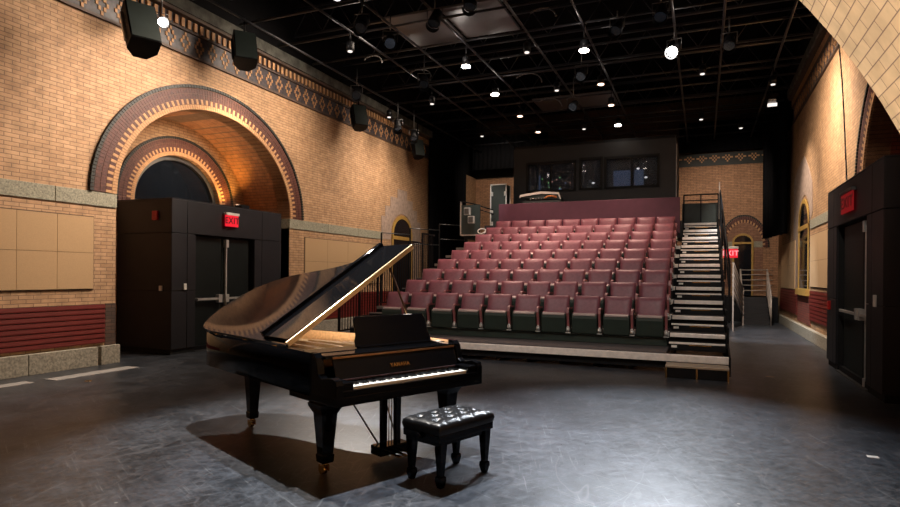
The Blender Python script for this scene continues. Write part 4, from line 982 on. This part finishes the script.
# ------------------------------------------------------------------ lights
def spot(loc, aim, power, col, deg, blend=.5, r=.06):
    l = bpy.data.lights.new('spot', 'SPOT'); l.energy = power; l.color = col; l.spot_size = math.radians(deg); l.spot_blend = blend; l.shadow_soft_size = r
    o = bpy.data.objects.new('spot_beam', l); C.objects.link(o); o.location = loc
    o.rotation_euler = (Vector(aim)-Vector(loc)).to_track_quat('-Z','Y').to_euler(); return o
def area(loc, aim, power, col, sx, sy):
    l = bpy.data.lights.new('area', 'AREA'); l.shape = 'RECTANGLE'; l.size = sx; l.size_y = sy; l.energy = power; l.color = col
    o = bpy.data.objects.new('area_beam', l); C.objects.link(o); o.location = loc
    o.rotation_euler = (Vector(aim)-Vector(loc)).to_track_quat('-Z','Y').to_euler(); return o
WARM, COOL, NEU = (1,.82,.66), (.86,.92,1), (1,.93,.85)
spot((-.63,13.0,6.2), (-.4,6.0,0), 2600, COOL, 38, .9)
spot((-2.32,12.57,6.25), (-.9,6.2,0), 1300, COOL, 32, .9)
spot((-4.9,6.1,6.6), (-3.4,4.8,0), 2000, NEU, 44, .6, .04)
spot((-2.5,5.9,6.6), (-2.1,4.8,0), 2100, COOL, 42, .7, .04)
spot((-8.1,13.0,6.15), (-3.4,5.0,.5), 1300, NEU, 30, .6, .04)
spot((-8.75,7.6,5.95), (.6,2.6,2.9), 6500, (1,.86,.68), 50, .9)
spot((-6.2,3.9,6.7), (-4.4,13.0,1), 620, NEU, 62, .9)
spot((.4,3.9,6.7), (-1.4,13.0,1.2), 620, NEU, 58, .9)
for x,y,k,l in HL[1:]:
    far = y > 19
    near = y < 14
    spot((x,y,6.24), (x,y-1.6 if far else y+(1.8 if near else .3),0), 90 if far else 400, (1,.66,.52), 60 if far else (80 if near else 95), .8, .07)
for x,y in ((-5.0,12.3),(-5.0,15.2),(-2.35,12.2),(-2.35,15.6),(-7.1,10.6),(-.3,12.8),(-7.4,14.8)):  # added point fills that brighten the hung panels and grid pipes
    l = bpy.data.lights.new('grid_fill', 'POINT'); l.energy = 5; l.color = (1,.88,.78); l.shadow_soft_size = .08
    o = bpy.data.objects.new('grid_fill', l); C.objects.link(o); o.location = (x,y,6.55)
spot((.3,17.0,6.2), (1.6,18.6,0), 1000, COOL, 46, .7)
spot((-7.2,9.6,6.6), (-9.6,6.0,3.4), 1100, WARM, 90, 1, .5)
spot((-6.4,11.8,6.6), (-9.6,10.8,4.2), 850, WARM, 115, 1, .9)
spot((-6.8,16.0,6.6), (-9.6,16.5,3.4), 950, WARM, 100, 1, .9)
spot((-6.6,8.8,6.6), (-9.6,5.0,1.6), 700, WARM, 70, 1, .5)
spot((-8.9,14.7,6.2), (-9.6,15.6,4.6), 25, (1,.9,.75), 40, .6, .05)
spot((-10.62,11.55,3.27), (-11.0,11.5,4.0), 48, (1,.48,.10), 110, 1, .05)
spot((-7.6,10.2,5.4), (-10.6,10.2,4.3), 650, (1,.78,.56), 46, .8, .4)
spot((-10.2,10.0,3.2), (-10.2,10.1,5.0), 55, (1,.66,.40), 165, 1, .1)
spot((.4,14.5,6.3), (2.6,15.4,4.0), 1100, WARM, 125, 1, .15)
spot((1.0,18.6,6.3), (2.6,18.6,2.0), 520, WARM, 80, 1, .15)
spot((0.6,11.0,6.3), (2.6,12.6,4.6), 160, WARM, 80, 1, .15)
spot((1.9,14.4,6.2), (2.6,14.9,5.2), 30, (1,.88,.7), 50, .6, .05)
spot((0,21.5,6.3), (1.0,25.7,3.4), 420, WARM, 90, 1, .2)
spot((-6.0,16.6,6.4), (-6.6,19.0,3.6), 260, NEU, 34, .8, .1)  # added spot that brightens the road case edges
spot((1.2,18.0,6.3), (1.2,22.0,.8), 500, NEU, 46, .8, .1)  # added spot that brings out the pale rails at far right
spot((-7.2,21.0,6.4), (-7.9,25.7,4.7), 260, WARM, 90, 1, .2)
w = bpy.data.worlds.new('World'); bpy.context.scene.world = w; w.use_nodes = True
w.node_tree.nodes['Background'].inputs[0].default_value = (.5,.55,.65,1); w.node_tree.nodes['Background'].inputs[1].default_value = .02

# ------------------------------------------------------------------ camera
F, VPX, VY, RHO, H = 600., 703., 274.8, .0086, 1.6
th = math.atan((VPX-450)/F)
cam = bpy.data.cameras.new('camera'); co = bpy.data.objects.new('camera', cam); C.objects.link(co)
cam.sensor_width = 36; cam.lens = 36*F/900; cam.shift_x = 0; cam.shift_y = (VY-253.5)/900
cam.clip_start = .05
co.location = (0,0,H)
co.rotation_euler = (Matrix.Rotation(th,4,'Z') @ Matrix.Rotation(PI/2,4,'X') @ Matrix.Rotation(RHO,4,'Z')).to_euler()
sc = bpy.context.scene; sc.camera = co
sc.view_settings.view_transform = 'Standard'; sc.view_settings.look = 'None'; sc.view_settings.gamma = 1; sc.view_settings.use_curve_mapping = False
sc.view_settings.exposure = 0.5
